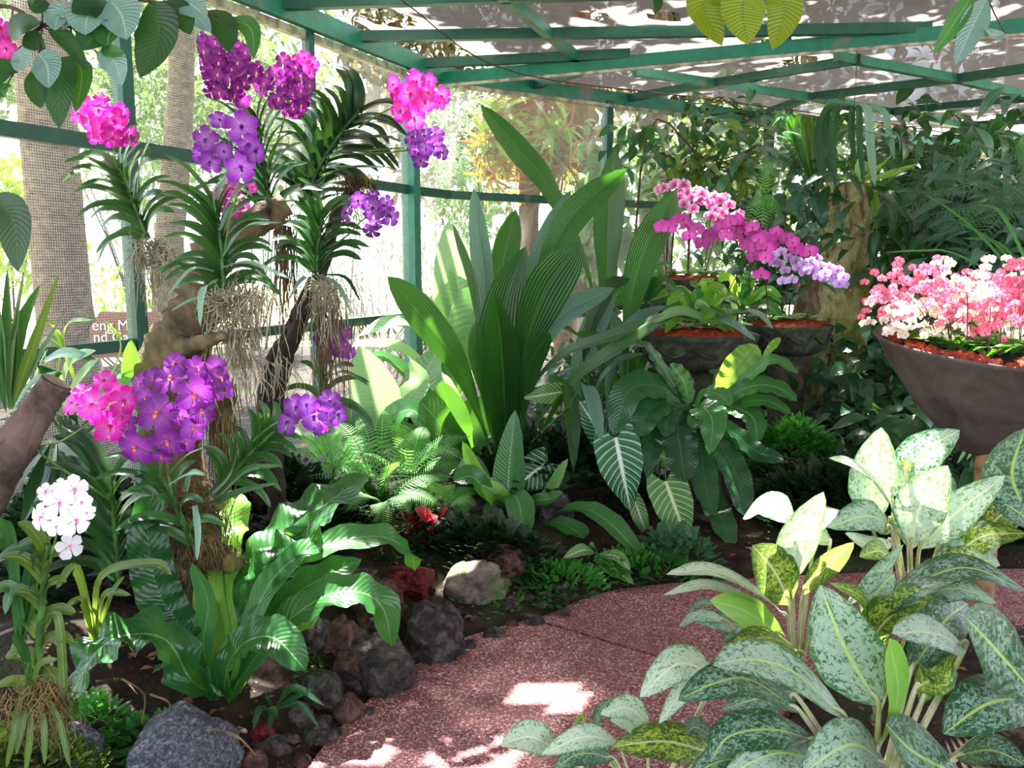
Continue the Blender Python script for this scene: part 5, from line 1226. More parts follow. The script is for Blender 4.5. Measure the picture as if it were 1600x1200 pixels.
plant('aglaonema', 'aglaonema in the middle, narrow silver leaves between the left and back ones', 'plant', G(1370, 1120, .2), 2.2, [
    [A(560, 690, 590, 600, 650, 540), 56, dict(mat='agla')], [A(500, 640, 590, 545, 680, 438), 30, dict(mat='agla', nrm=(-.8, -.6, .5))],
    [A(560, 700, 700, 600, 860, 560), 56, dict(mat='agladk', nrm=(0, -.4, 1))],
    [A(620, 640, 780, 545, 920, 520, 1100, 600), 72, dict(mat='agladk', nrm=(0, -.4, 1))],
    [A(600, 760, 740, 620, 870, 590, 1000, 640), 66, dict(mat='agla', nrm=(0, -.5, 1))],
    [A(560, 820, 600, 720, 700, 640, 800, 640), 84, dict(mat='aglaund', nrm=(.2, -.8, .5))],
    [A(580, 720, 540, 620, 430, 570), 30, dict(mat='aglaund')], [A(640, 500, 600, 460, 530, 480), 40, dict(mat='aglaund')],
    [A(760, 560, 900, 500, 1000, 530), 60, dict(mat='aglaund', dy=.1)]], 'agla', 'oval', pet=True, dy=-.1, group=S_, fold=.2, droop=.12)
plant('aglaonema', 'nearest aglaonema in front, tall smooth light green leaf standing at its centre', 'plant', G(1365, 1290, .15), 1.95, [
    [A(595, 985, 480, 790, 395, 575), 108, dict(mat='agla', nrm=(-.2, -1, .3), dy=-.0)],
    [A(590, 1150, 660, 960, 632, 758), 58, dict(mat='plain', nrm=(.5, -.9, .1), kind='obov')],
    [A(485, 1030, 300, 870, 150, 830, 30, 850), 86, dict(mat='agla', nrm=(-.1, -.5, 1))],
    [A(330, 1010, 160, 900, 40, 910, -90, 970), 74, dict(mat='agladk', nrm=(0, -.5, 1))],
    [A(390, 1110, 240, 1070, 90, 1090, 20, 1180), 74, dict(mat='agladk', nrm=(0, -.5, 1))],
    [A(890, 790, 780, 740, 640, 740), 72, dict(mat='agla', nrm=(0, -.6, 1))],
    [A(1130, 950, 980, 780, 885, 680), 116, dict(mat='agladk', nrm=(-.1, -.8, .7))],
    [A(1130, 960, 970, 980, 815, 1085), 94, dict(mat='agladk', nrm=(0, -.6, 1))],
    [A(720, 930, 800, 880, 830, 830), 56, dict(mat='aglaund')],
    [A(880, 1230, 720, 1150, 620, 1050), 110, dict(mat='agladk', nrm=(0, -.7, .8), dy=-.15)],
    [A(620, 1190, 500, 1120, 330, 1220), 86, dict(mat='agla', nrm=(0, -.7, .8), dy=-.15)],
    [A(860, 1160, 980, 1140, 1100, 1190), 70, dict(mat='agladk', nrm=(0, -.5, 1))],
    [A(320, 960, 200, 960, 60, 1000), 50, dict(mat='agladk', dy=.1)], [A(400, 1180, 250, 1150, 60, 1230), 66, dict(mat='agla')],
    [A(700, 880, 820, 700, 900, 640), 70, dict(mat='agladk', dy=.2)], [A(740, 980, 800, 780, 720, 720), 60, dict(mat='aglaund', dy=.15)],
    [A(280, 1230, 100, 1170, -60, 1230), 60, dict(mat='agladk', dy=-.1)]],
    'agla', 'oval', pet=True, dy=-.12, group=S_, prad=.008, fold=.18, droop=.12, wk=1.08)
B6 = lambda *a: [(750 + a[i] * .375, 750 + a[i + 1] * .375) for i in range(0, len(a), 2)]
plant('aglaonema', 'low aglaonema trailing leftmost over the pink path, one round pale leaf at its end', 'plant', G(1010, 1290, .03), 2.15, [
    [B6(330, 1130, 210, 1070, 88, 1102), 56, dict(mat='aglapale')], [B6(570, 1090, 430, 1070, 255, 1145), 42, dict(mat='aglapale')],
    [B6(705, 1030, 620, 950, 500, 975), 44, dict(mat='aglapale')], [B6(700, 1065, 620, 1010, 540, 1000), 34, dict(mat='aglapale')],
    [B6(480, 1040, 500, 960, 555, 905), 18, dict(mat='agladk')], [B6(440, 1020, 420, 985, 383, 1030), 7, dict(mat='plain')],
    [B6(985, 825, 830, 765, 665, 905), 62, dict(mat='aglapale')], [B6(960, 850, 850, 880, 745, 1015), 34, dict(mat='aglapale')],
    [B6(1000, 1150, 780, 1090, 550, 1110), 66, dict(mat='aglaund')], [B6(980, 1080, 900, 1030, 860, 1060), 34, dict(mat='agladk')], [B6(560, 1160, 420, 1140, 300, 1210), 40, dict(mat='agladk')]],
    'aglapale', 'oval', pet=True, dy=-.08, group=S_, prad=.004, fold=.15)

# ================================================================ big conical bowl with moth orchids
bowlc = P(1560, 545, 3.6); tl_ = Matrix.Rotation(math.radians(7), 4, 'X') @ Matrix.Rotation(math.radians(3), 4, 'Y'); rb_ = .50
def bowlmesh(pf, c, T, n=48):
    V, Fc, UV = lathe(pf, n); return [T @ Vector(v) + c for v in V], Fc, UV
M['bowl'] = bark_mat('weathered_brown_clay', srgb(88, 76, 74), srgb(62, 52, 50), srgb(108, 94, 90), 1.2, (1, 1, 1), .25, bd=.006)
bw = thing('conical_bowl', bowlc, 'large brown conical bowl full of pink and white orchids at the right edge', 'planter')
MB().add(*bowlmesh([(.02, -.46), (.07, -.46), (.10, -.44), (.26, -.30), (.40, -.13), (.485, .0), (.50, .012), (.495, .022), (.478, .015), (.39, -.10), (.2, -.2), (.01, -.24)], bowlc, tl_)).obj('bowl', M['bowl'], bw)
q = bowlc + V3(0, 0, -.44)
MB().add(*tube([(q.x, q.y, .0), (q.x, q.y, q.z)], [.058, .055], 20, n=6, rough=.05)).obj('post', simple_mat('pale_timber_post', srgb(156, 120, 84), .8, .2, srgb(110, 82, 58), 12), bw)
M['coir'] = simple_mat('red_coir', srgb(166, 70, 44), .9, .1, srgb(96, 40, 28), 40, .9, .01)
M['redrock'] = bark_mat('red_lava_chunk', srgb(176, 66, 46), srgb(90, 30, 24), srgb(214, 110, 84), 6, (1, 1, 1), .8, bd=.008)
MB().add(*bowlmesh([(.47, -.012), (.4, -.004), (.2, .012), (.01, .02)], bowlc, tl_, 32)).obj('potting_mix', M['soil'], bw)
def bp(a, r, z=0): return tl_ @ V3(r * math.cos(a), r * math.sin(a), z) + bowlc
rr = random.Random(12)
for i in range(30):
    a = -math.pi * (1.05 - i / 29 * 1.1) ; r = .425 + rr.uniform(-.035, .02); s = rr.uniform(.02, .034)
    p = bp(a, r, .01); tag(MB().add(*seg_rock(p, (s * 1.3, s, s * .85), 60 + i, 2, .5)).obj('lava_chunk', M['redrock'], smooth=False), 'red lava chunk along the rim of the big conical bowl', 'rock', 'red lava chunks in the big bowl')
T_moth = tl(1, .5, 'oval', 8, 5, .25, -.1)
def small_phal(i, base, top, kind, lb, nfl=16, grp='small moth orchids in the big bowl', lean=0, r=.016, leafL=.10, nl=4, spread=.085):
    rr = random.Random(300 + i); t = thing('moth_orchid', base, lb, 'orchid', grp)
    for k in range(nl):
        a = k * 2.1 + rr.random(); d = V3(math.cos(a), math.sin(a), .55)
        mm = MB().inst(T_moth, [rotmat(base, d, (0, 0, 1), leafL * rr.uniform(.8, 1.2))]); mm.obj('leaf', L['plain' if k % 2 else 'nest'], t)
    for sidx in range(2):
        e = top + V3(rr.uniform(-.04, .04), rr.uniform(-.05, .05), rr.uniform(-.02, .02)) if sidx else top
        mid = (base + e) / 2 + V3(-lean * .3, 0, .05)
        s = MB().add(*tube([base, mid, e], [.0022, .0014], 5)).obj('flower_spike', M['stem'] if i % 2 else M['dstem'], t)
        for k in range(nfl // 2):
            p = e + V3(rr.gauss(0, spread * .62), rr.gauss(0, spread * .5), rr.gauss(0, spread * .5))
            flower(s, p, r * rr.uniform(.85, 1.2), kind, (CAM - p).normalized() + rvec(rr) * .7, rr.uniform(-.4, .4), True, True)
    return t
SPOTS = [(1395, 468, 'salmon'), (1422, 462, 'salmon'), (1388, 492, 'salmon'), (1400, 510, 'cream'), (1430, 495, 'cream'), (1450, 515, 'cream'), (1452, 465, 'salmon'), (1470, 455, 'cream'), (1465, 490, 'salmon'), (1485, 478, 'salmon'),
      (1480, 510, 'cream'), (1500, 495, 'cream'), (1510, 462, 'cream'), (1522, 478, 'cream'), (1518, 505, 'cream'), (1540, 470, 'salmon'), (1548, 495, 'salmon'), (1536, 515, 'salmon'), (1568, 482, 'salmon'), (1590, 455, 'salmon'), (1585, 490, 'salmon'),
      (1595, 520, 'cream'), (1575, 520, 'cream'), (1620, 470, 'salmon'), (1640, 500, 'cream'), (1560, 455, 'cream'), (1600, 475, 'salmon')]
for i, (x, y, kd) in enumerate(SPOTS):
    side = 'at the left end' if x < 1440 else 'in the middle' if x < 1530 else 'toward the right side'
    dpt = 3.42 + rr.uniform(-.12, .3) ; top = P(x, y - 17, dpt); off = top - bowlc
    rad = min(.36, math.hypot(off.x, off.y)); a = math.atan2(off.y, off.x); base = bp(a, rad, .012)
    small_phal(i, base, top, kd, ('salmon pink' if kd == 'salmon' else 'creamy white') + ' small moth orchid ' + side + ' of the big conical bowl', 26, ('pink' if kd == 'salmon' else 'white') + ' small moth orchids ' + side + ' of the big bowl', r=.022, nl=5, leafL=.125)

# ================================================================ stone bowls on pedestals with moth orchids
M['stone'] = bark_mat('dark_carved_stone', srgb(56, 58, 50), srgb(24, 26, 22), srgb(92, 94, 80), 2, (1, 1, 1), .5, moss=srgb(50, 70, 36), mlo=.5, mhi=.7, bd=.015)
M['rubble'] = bark_mat('stacked_rubble', srgb(84, 76, 66), srgb(34, 30, 26), srgb(120, 110, 98), 2.5, (1, 1, 1), 1., moss=srgb(60, 80, 40), mlo=.5, mhi=.7, bd=.04)
def stone_bowl(lb, px, pyrim, Y, rpx, hpx, fr=1):
    c = P(px, pyrim, Y); r = rpx * Y / F; h = hpx * Y / F
    c = V3(c.x, Y, c.z); t = thing('stone_bowl', c, lb, 'planter', 'carved stone bowls on pedestals')
    rf = lambda a, k: 1 + (.035 * abs(math.sin(a * 5)) if .15 < k < .7 else 0)
    MB().add(*lathe([(r * .5, -h), (r * .62, -h * .98), (r * .86, -h * .78), (r * .98, -h * .42), (r * .95, -h * .25), (r * 1.0, -h * .12), (r * 1.02, 0), (r * .98, h * .04), (r * .93, 0), (r * .9, -h * .12), (r * .5, -h * .2), (.01, -h * .2)], 60, c, rf)).obj('bowl', M['stone'], t)
    # carved scalloped ribbon
    pts = [c + V3(math.cos(a) * (r * 1.01 + .004), math.sin(a) * (r * 1.01 + .004), -h * .25 - .09 * h * abs(math.sin(a * 5)) * 3) for a in [i / 90 * 2 * math.pi for i in range(91)]]
    MB().add(*tube(pts, [.008, .008], 5, n=0)).obj('carved_ribbon', M['stone'], t)
    MB().add(*lathe([(r * .48, -h * 1.0), (r * .42, -h * 1.25), (r * .40, -c.z * .5 - h * .5), (r * .44, -c.z + .1)], 26, c, lambda a, k: 1 + .10 * mnoise.noise(V3(math.cos(a) * 3, math.sin(a) * 3, k * 8)) * 2)).obj('pedestal', M['rubble'], t)
    # coir
    V, Fc, UV = lathe([(r * .93, -.005), (r * .8, .012), (r * .5, .035), (.01, .045)], 40, c, lambda a, k: 1)
    V = [v + V3(0, 0, .02 * mnoise.noise(v * 18)) for v in V]
    m = MB().add(V, Fc, UV); rq = random.Random(int(px))
    for i in range(260):
        a = rq.random() * 6.28; q = r * math.sqrt(rq.random()) * .93; p = c + V3(math.cos(a) * q, math.sin(a) * q, .02 + .02 * (1 - q / r)); d = rvec(rq) * .035; d.z = abs(d.z) * .6
        m.add(*tube([p, p + d * .6, p + d + V3(0, 0, -.01)], [.0016, .001], 3, n=4, cap=False))
    m.obj('coir_filling', M['coir'], t)
    return c, r
B1 = stone_bowl('rear carved stone bowl with red coir, partly behind the magenta orchids', 1078, 438, 7.0, 66, 56)
B2 = stone_bowl('front carved stone bowl with wavy relief above the dark nest fern', 1092, 522, 5.9, 88, 56)
B3 = stone_bowl('right carved stone bowl with scalloped edge beside the mossy stump', 1232, 508, 6.25, 64, 46)
# moth orchids: pale pink, magenta, lavender; flowers where the photo has them
Z6 = lambda L_, r: [(1000 + x / 4.848, 270 + y / 4.848, r) for x, y in L_]
F1 = [(150, 125), (185, 115), (265, 90), (305, 140), (330, 90), (395, 190), (335, 240), (405, 275), (430, 140), (500, 210), (560, 180), (610, 210), (680, 245), (570, 285), (590, 360), (750, 310), (470, 160), (640, 190), (360, 150), (300, 190), (540, 240), (735, 330), (450, 215), (280, 225), (620, 300), (660, 350), (540, 330)]
F2 = [(165, 410), (215, 415), (290, 365), (350, 400), (375, 480), (435, 420), (475, 540), (525, 470), (620, 420), (650, 480), (740, 490), (790, 430), (730, 400), (820, 550), (865, 640), (870, 450), (940, 480), (1030, 450), (730, 360), (950, 640), (1160, 530), (1210, 590), (1285, 600), (920, 770), (690, 370), (850, 410), (900, 500), (980, 500), (1000, 540), (1110, 500), (870, 560), (960, 560), (330, 350), (1180, 570)]
F3 = [(1000, 620), (1070, 600), (1130, 640), (1180, 670), (1060, 690), (1200, 720), (1240, 690), (1310, 740), (1290, 680), (1370, 700), (1400, 760), (1450, 780), (1500, 740), (1540, 790), (1480, 820), (1350, 790), (1080, 820), (1150, 810), (1100, 740), (1430, 720), (1020, 680), (1250, 750), (1540, 850), (1340, 650), (960, 660), (1390, 800), (1510, 840)]
def phal_group(F_, Yf, r, kind, bowl, lb, nplants, seed, bases, lean, grp, stemc='dstem'):
    rr = random.Random(seed); fl = sorted(Z6(F_, r), key=lambda f: f[0]); per = max(1, math.ceil(len(fl) / nplants)); c, R_ = bowl
    for k in range(nplants):
        sub = fl[k * per:(k + 1) * per]
        if not sub: continue
        b = c + V3(bases[k][0] * R_, bases[k][1] * R_, .03); t = thing('moth_orchid', b, lb[k], 'orchid', grp)
        for j in range(5):
            a = j * 1.26 + rr.random(); d = V3(math.cos(a), math.sin(a) - .3, .3)
            MB().inst(T_moth, [rotmat(b, d, (0, 0, 1), .20 * rr.uniform(.7, 1.1))]).obj('leaf', L['nest' if j % 2 else 'paddle'], t)
        pts = [P(x, y, Yf + rr.uniform(-.08, .08)) for x, y, _ in sub]; cen = sum(pts, V3(0, 0, 0)) / len(pts); first = pts[0] + V3(-.02, .04, .03); last = pts[-1] + V3(0, .04, .02)
        stemp = [b, b.lerp(first, .55) + V3(0, 0, .02), first.lerp(cen, .2) + V3(0, .02, .02), cen + V3(0, .04, .03), last]
        m = MB().add(*tube(stemp, [.0042, .0022], 6)); cc = bez(stemp, 30)
        for p in pts:
            q = min(cc[14:], key=lambda z: (z - p).length); m.add(*tube([q, (q + p) / 2 + V3(0, .02, 0), p + V3(0, .015, 0)], [.0016, .0013], 4, n=4, cap=False))
        # green stake
        s = m.obj('flower_spike', M[stemc], t)
        for (x, y, rp), p in zip(sub, pts):
            flower(s, p, rp * rr.uniform(.9, 1.12) * Yf / F, kind, (CAM - p).normalized() + rvec(rr) * .45 + V3(-.1, 0, -.05), rr.uniform(-.3, .3), True)
        e = last
        for j in range(2):
            e = e + V3(.03, -.01, -.03); MB().add(*seg_rock(e, (.010, .010, .014), j, 1, .1)).obj('bud', LIP['magenta'], t)
phal_group(F1, 6.75, 10.5, 'palepink', B1, ['pale pink moth orchid, leftmost of the upper pale sprays, partly behind the pleated leaf', 'pale pink moth orchid in the middle of the upper pale row', 'pale pink moth orchid at the right end of the upper pale row'], 3, 31, [(-.4, 0), (0, .2), (.35, .1)], 1, 'pale pink moth orchids in the rear bowl')
phal_group(F2, 5.8, 13.5, 'magenta', B2, ['magenta moth orchid with the spray farthest left over the rear bowl', 'magenta moth orchid, second spray from the left above the front bowl', 'magenta moth orchid spray hanging lowest in the middle', 'magenta moth orchid spray at the right touching the lavender flowers'], 4, 32, [(-.45, -.1), (-.1, .1), (.2, 0), (.5, .15)], 1, 'magenta moth orchids in the front bowl')
phal_group(F3, 6.0, 10, 'lavender', B3, ['lavender white moth orchid, first spray right of the magenta ones', 'lavender moth orchid spray in front of the mossy stump', 'lavender moth orchid whose sunlit tip reaches farthest right'], 3, 33, [(-.5, -.1), (-.1, 0), (.4, -.05)], 1, 'lavender moth orchids in the right bowl')
# strap leaves over the front bowl rim
plant('bowl_bromeliad', 'plant with long pale strap leaves drooping over the rim of the front bowl', 'plant', (1140, 500), 5.75, [
    [c3(640, 130, 740, 170, 840, 245), 17, dict(mat='vandagrey')], [c3(620, 90, 680, 120, 560, 80), 14, {}], [c3(800, 100, 870, 130, 920, 190), 12, dict(mat='vandagrey')],
    [c3(640, 140, 730, 120, 800, 115), 20, {}], [c3(600, 140, 480, 110, 360, 160), 22, dict(mat='paddle')], [c3(640, 110, 590, 70, 560, 100), 16, dict(mat='paddle')], [c3(740, 110, 735, 70, 700, 60), 14, dict(mat='paddle')]], 'nest', 'vanda', dy=-.3)
# ================================================================ mossy stump with its plants
sp = [P(1300, 690, 7.0), P(1298, 600, 7.0), P(1308, 480, 7.0), P(1316, 380, 7.0), P(1322, 288, 7.0)]
sp[0] = V3(sp[0].x, 7.0, .1)
st = thing('mossy_stump', sp[0], 'tall mossy tree stump with flat top behind the stone bowls', 'stump')
V, Fc, UV = tube(sp, [.30, .27, .245, .225, .22], 72, n=110, rough=.17, seed=6)
MB().add(V, Fc, UV).obj('trunk', M['stump'], st)
MB().add(*tube([P(1268, 690, 6.95), P(1262, 560, 6.95), P(1272, 440, 6.98), P(1285, 360, 7.02)], [.16, .14, .12, .08], 24, n=36, rough=.22, seed=12)).obj('buttress', M['bark'], st)
def leafmass(name, label, cat, pts, n, T, size, mat, seed, spread=(.18, .15, .15), droop=.3, group=None, stem=True, stuff=False, base=None, smat='twig'):
    """leaves gathered along a line of picture points"""
    rr = random.Random(seed); c = bez([P(*p) for p in pts], 24); b = base or c[0]
    ms = []
    for i in range(n):
        q = c[rr.randrange(24)] + V3(rr.gauss(0, spread[0]), rr.gauss(0, spread[1]), rr.gauss(0, spread[2]))
        f = rvec(rr); f.z = f.z * .5 - droop; f.y -= .2
        ms.append(rotmat(q, f, V3(rr.uniform(-.5, .5), -.7, 1), size * rr.uniform(.6, 1.3)))
    t = thing(name, b, label, cat, group)
    s = MB().add(*tube([b] + [c[k] for k in (6, 12, 18, 23)] if base is None else [b, c[2], c[12], c[23]], [.012, .004], 5))
    for i in range(10):
        k = rr.randrange(24); e = c[k] + V3(rr.gauss(0, spread[0]), rr.gauss(0, spread[1]), rr.gauss(0, spread[2])) * 1.2; s.add(*tube([c[max(0, k - 4)], c[k], e], [.005, .002], 4, n=6))
    s.obj('stem', M[smat], t)
    MB().inst(T, ms).obj('foliage', L[mat], t)
    return t
T_hrt = tl(1, .8, 'heart', 6, 5, .15, -.15); T_lanc2 = tl(1, .3, 'lance', 7, 3, .25, -.3); T_tiny = tl(1, .6, 'oval', 3, 3, .1, 0)
leafmass('climbing_vine', 'heart leaved vine climbing over the left side of the mossy stump', 'vine', [(1245, 290, 6.75), (1280, 300, 6.7), (1265, 360, 6.7), (1235, 420, 6.72), (1225, 300, 6.7)], 80, T_hrt, .12, 'jungle2', 1, (.07, .05, .12), .7)
plant('stump_fern', 'bright green fern sitting on top of the mossy stump', 'fern', (1340, 282), 6.9, [
    [[(1335, 283), (1310, 262), (1318, 250)], 26, {}], [[(1340, 285), (1352, 258), (1345, 248)], 34, dict(mat='paddle')], [[(1345, 285), (1400, 270), (1438, 255)], 18, dict(mat='nestlt')],
    [[(1345, 288), (1390, 290), (1432, 325)], 18, {}], [[(1345, 288), (1380, 300), (1400, 350)], 16, {}], [[(1340, 286), (1375, 262), (1395, 240)], 16, dict(mat='nestlt')], [[(1345, 290), (1365, 310), (1370, 360)], 16, dict(mat='nestlt')],
    [[(1330, 286), (1300, 275), (1280, 285)], 18, {}], [[(1345, 288), (1410, 300), (1450, 305)], 14, {}], [[(1335, 286), (1330, 262), (1300, 235)], 16, {}]], 'nest', 'lance', dy=-.3)
T_fr = None
# feathery grey ferns over the stump
def brm_leaf(): pass
fern('soft grey-green feathery fern heaped left above the stump', (1245, 260), 6.8, 14, 75, 20, 41, 'ferndk', (-3.6, .4), 22, PIN)
# ---- jungle on the right
JG = [
    ('climbing_shrub', 'leafy climbing stems with drooping oval leaves hanging across the net in the middle', [(990, 215, 7.4), (1040, 205, 7.3), (1090, 225, 7.3), (1120, 262, 7.3), (1160, 240, 7.2), (1215, 215, 7.2)], 110, T_oval, .18, 'jungle', (.12, .12, .13), .6),
    ('climbing_shrub', 'olive leaved shrub just above the pale pink orchids', [(1050, 280, 7.8), (1100, 250, 7.7), (1150, 270, 7.6), (1190, 240, 7.6)], 80, T_lanc2, .26, 'jungle3', (.16, .12, .16), .3),
    ('climbing_shrub', 'dark leafy branch hanging under the roof above the pale pink orchids', [(1080, 190, 8.2), (1140, 175, 8.0), (1200, 190, 7.8), (1240, 180, 7.8)], 80, T_oval, .16, 'jungle', (.2, .15, .10), .4),
    ('dark_shrub', 'dark shrub between the pale orchids and the mossy stump', [(1160, 330, 7.9), (1190, 380, 7.9), (1220, 430, 7.9), (1190, 470, 7.9)], 240, T_lanc2, .2, 'jungle', (.16, .12, .2), .3),
    ('dark_shrub', 'dense shrub under the hanging ferns right of the stump top', [(1400, 250, 8.2), (1440, 330, 8.0), (1430, 420, 7.9), (1440, 480, 7.8)], 420, T_lanc2, .26, 'jungle', (.3, .2, .28), .4),
    ('dark_shrub', 'big dark shrub directly behind the conical bowl flowers', [(1450, 300, 6.6), (1510, 380, 6.5), (1540, 440, 6.4), (1440, 420, 6.6)], 420, T_lanc2, .28, 'jungle', (.35, .2, .28), .4),
    ('dark_shrub', 'shady shrub at the right edge above the bowl', [(1560, 260, 6.2), (1600, 340, 6.0), (1640, 420, 6.0), (1590, 400, 6.0)], 360, T_lanc2, .26, 'jungle2', (.35, .2, .3), .4),
    ('dark_shrub', 'glossy creeping plant on the shaded ground right of the stump foot', [(1380, 540, 6.4), (1390, 600, 6.0), (1420, 660, 5.6), (1460, 620, 5.8)], 360, T_hrt, .13, 'jungle', (.22, .2, .12), .5),
    ('dark_shrub', 'dark leaves beneath the conical bowl', [(1480, 680, 4.9), (1540, 720, 4.6), (1440, 700, 5.2), (1600, 700, 4.6)], 240, T_lanc2, .22, 'jungle', (.25, .2, .14), .3),
    ('dark_shrub', 'leaves at the foot of the mossy stump', [(1250, 665, 6.5), (1290, 680, 6.2), (1340, 670, 6.2), (1370, 690, 6.0)], 120, T_lanc2, .22, 'jungle2', (.2, .15, .10), .2),
    ('climbing_vine', 'ivy-like vine hanging below the right stone bowl on the stump', [(1300, 540, 6.3), (1290, 590, 6.3), (1300, 620, 6.4), (1310, 560, 6.5)], 50, T_hrt, .11, 'jungle2', (.08, .06, .10), .6),
    ('dark_shrub', 'deep shade foliage closing the view far behind the stump', [(1240, 300, 9.6), (1330, 380, 9.4), (1420, 300, 9.4), (1380, 480, 9.2)], 700, T_oval, .28, 'jungle', (.6, .22, .5), .3),
    ('dark_shrub', 'deep shade foliage far behind the conical bowl', [(1450, 330, 9.0), (1560, 300, 8.8), (1650, 400, 8.6), (1520, 480, 8.4)], 800, T_oval, .3, 'jungle', (.6, .3, .5), .3),
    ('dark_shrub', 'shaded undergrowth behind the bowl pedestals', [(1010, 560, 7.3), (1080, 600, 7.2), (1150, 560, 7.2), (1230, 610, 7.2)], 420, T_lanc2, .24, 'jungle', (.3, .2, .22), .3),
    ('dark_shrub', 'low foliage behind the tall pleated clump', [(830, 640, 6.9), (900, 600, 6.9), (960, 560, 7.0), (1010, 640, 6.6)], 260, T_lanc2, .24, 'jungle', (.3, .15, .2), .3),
    ('dark_shrub', 'yellowish leaves glowing by the pale orchids', [(1045, 290, 8.0), (1060, 270, 8.0), (1085, 250, 8.0)], 26, T_lanc2, .22, 'jungle3', (.12, .1, .10), .5)]
for i, (nm, lb, pts, n, T, s, mt, spd, dr) in enumerate(JG):
    c0 = P(*pts[0]); gb = V3(c0.x, c0.y + .1, max(0, gh(c0.x, c0.y + .1)) if abs(c0.x) < 9 else .1)
    leafmass(nm, lb, 'shrub' if 'shrub' in nm else 'vine', pts, n, T, s, mt, 100 + i, spd, dr, base=gb, group='shade plants at the right' if nm == 'dark_shrub' else None)
# hanging strap fern from the roof
for i, (x, y, Y, n, lb) in enumerate(((1272, 175, 6.7, 15, 'fountain of green blades hanging in a clump just left of the grey ribbon leaves'), (1335, 168, 6.6, 6, 'staghorn fern with long grey ribbon leaves hanging below the roof beam'))):
    lv = []; q = random.Random(i)
    for k in range(n):
        dx = (k / (n - 1) - .5) * (110 if i == 0 else 95) + q.uniform(-8, 8); l = q.uniform(80, 135)
        if i == 0: lv.append([[(x + 5, y + 125), (x + dx * .4, y + 70), (x + dx * .9, y + 8), (x + dx * 1.3, y + 25)], 11, dict(mat=q.choice(['nestlt', 'nest', 'olive']), kind='strap')])
        else: lv.append([[(x, y), (x + dx * .8, y + 4), (x + dx, y + l * .5), (x + dx * 1.05 + 6, y + l)], q.uniform(11, 17), dict(mat=q.choice(['vandagrey', 'nestdk', 'vandagrey']), kind='strap', wave=.1, nrm=(0, -1, .3))])
    plant('hanging_fern', lb, 'fern', (x, y + (125 if i == 0 else 0)), Y, lv, 'nest', 'strap', dy=-.15)
p = P(1335, 168, 6.6); tag(MB().add(*tube([p, V3(p.x, p.y, 3.3)], [.003, .003], 5)).obj('hanging_wire', M['twig']), 'thin wire holding the staghorn fern from the roof', 'wire')
# tree fern fronds from the right edge
fern('large dark tree fern reaching in from the right edge above the bowl', (1640, 330), 4.8, 9, 260, 24, 51, 'ferndk', npin=30, lift=.12, name='tree_fern',
     tips=[(1400, 300, 4.9), (1380, 260, 5.1), (1430, 340, 4.8), (1480, 250, 4.7), (1520, 130, 4.5), (1460, 370, 4.6), (1440, 275, 4.5), (1540, 260, 4.4), (1500, 320, 4.9)])
fern('second tree fern with dark fronds crossing behind the first', (1660, 280), 5.5, 7, 260, 24, 52, 'ferndk', npin=30, lift=.12, name='tree_fern',
     tips=[(1420, 250, 5.5), (1390, 330, 5.4), (1470, 220, 5.5), (1440, 380, 5.3), (1530, 330, 5.2), (1500, 400, 5.2), (1400, 290, 5.8)])
for k, lb in ((0, 'grass-like green blades arching from the right edge over the orchids'),):
    plant('arching_grass', lb, 'grass', (1640, 520), 3.9, [[[(1640, 520), (1560, 400), (1500, 340), (1440, 300)], 7, {}], [[(1640, 510), (1580, 410), (1540, 370), (1490, 345)], 7, {}], [[(1640, 500), (1590, 380), (1560, 330), (1530, 320)], 8, {}],
        [[(1640, 480), (1500, 400), (1440, 392), (1380, 395)], 5, {}], [[(1640, 520), (1600, 430), (1560, 380), (1500, 372)], 6, {}]], 'nest', 'strap', dy=.2)
plant('striped_grass', 'cream striped grassy leaves under the conical bowl', 'grass', (1560, 740), 4.2, [[[(1560, 740), (1540, 700), (1520, 690), (1495, 725)], 8, {}], [[(1560, 740), (1545, 695), (1530, 688), (1510, 720)], 8, {}], [[(1555, 740), (1520, 690), (1500, 680), (1480, 715)], 7, {}], [[(1560, 745), (1530, 710), (1500, 690), (1470, 690)], 6, {}]], 'paddle', 'strap', dy=-.1)
# ---- overhanging tree branches at the top
def branch_leaves(label, stem, Y, leaves, name='overhanging_branch', r=.006):
    t = thing(name, P(*stem[0], Y), label, 'branch'); m = MB().add(*tube([P(x, y, Y) for x, y in stem], [r, r * .5], 6))
    for lf in leaves:
        b = P(*lf[0][0], Y + lf[2].get('o', 0) if len(lf) > 2 else Y); q = min([P(x, y, Y) for x, y in stem], key=lambda z: (z - b).length); m.add(*tube([q, (q + b) / 2 + V3(0, 0, -.004), b], [.0024, .0018], 4, n=5))
    m.obj('twig', M['twig'], t)
    for lf in leaves:
        o = lf[2] if len(lf) > 2 else {}
        HL(t, [(x, y, Y + o.get('o', 0) - .02 * j) for j, (x, y) in enumerate(lf[0])], lf[1] * 1.22, o.get('kind', 'oval'), L[o.get('mat', 'treeleaf2')], o.get('nrm', (0, -1, .2)), fold=o.get('fold', .15), n=14)
    return t
a5 = lambda *a: [(a[i] / 5, a[i + 1] / 5) for i in range(0, len(a), 2)]
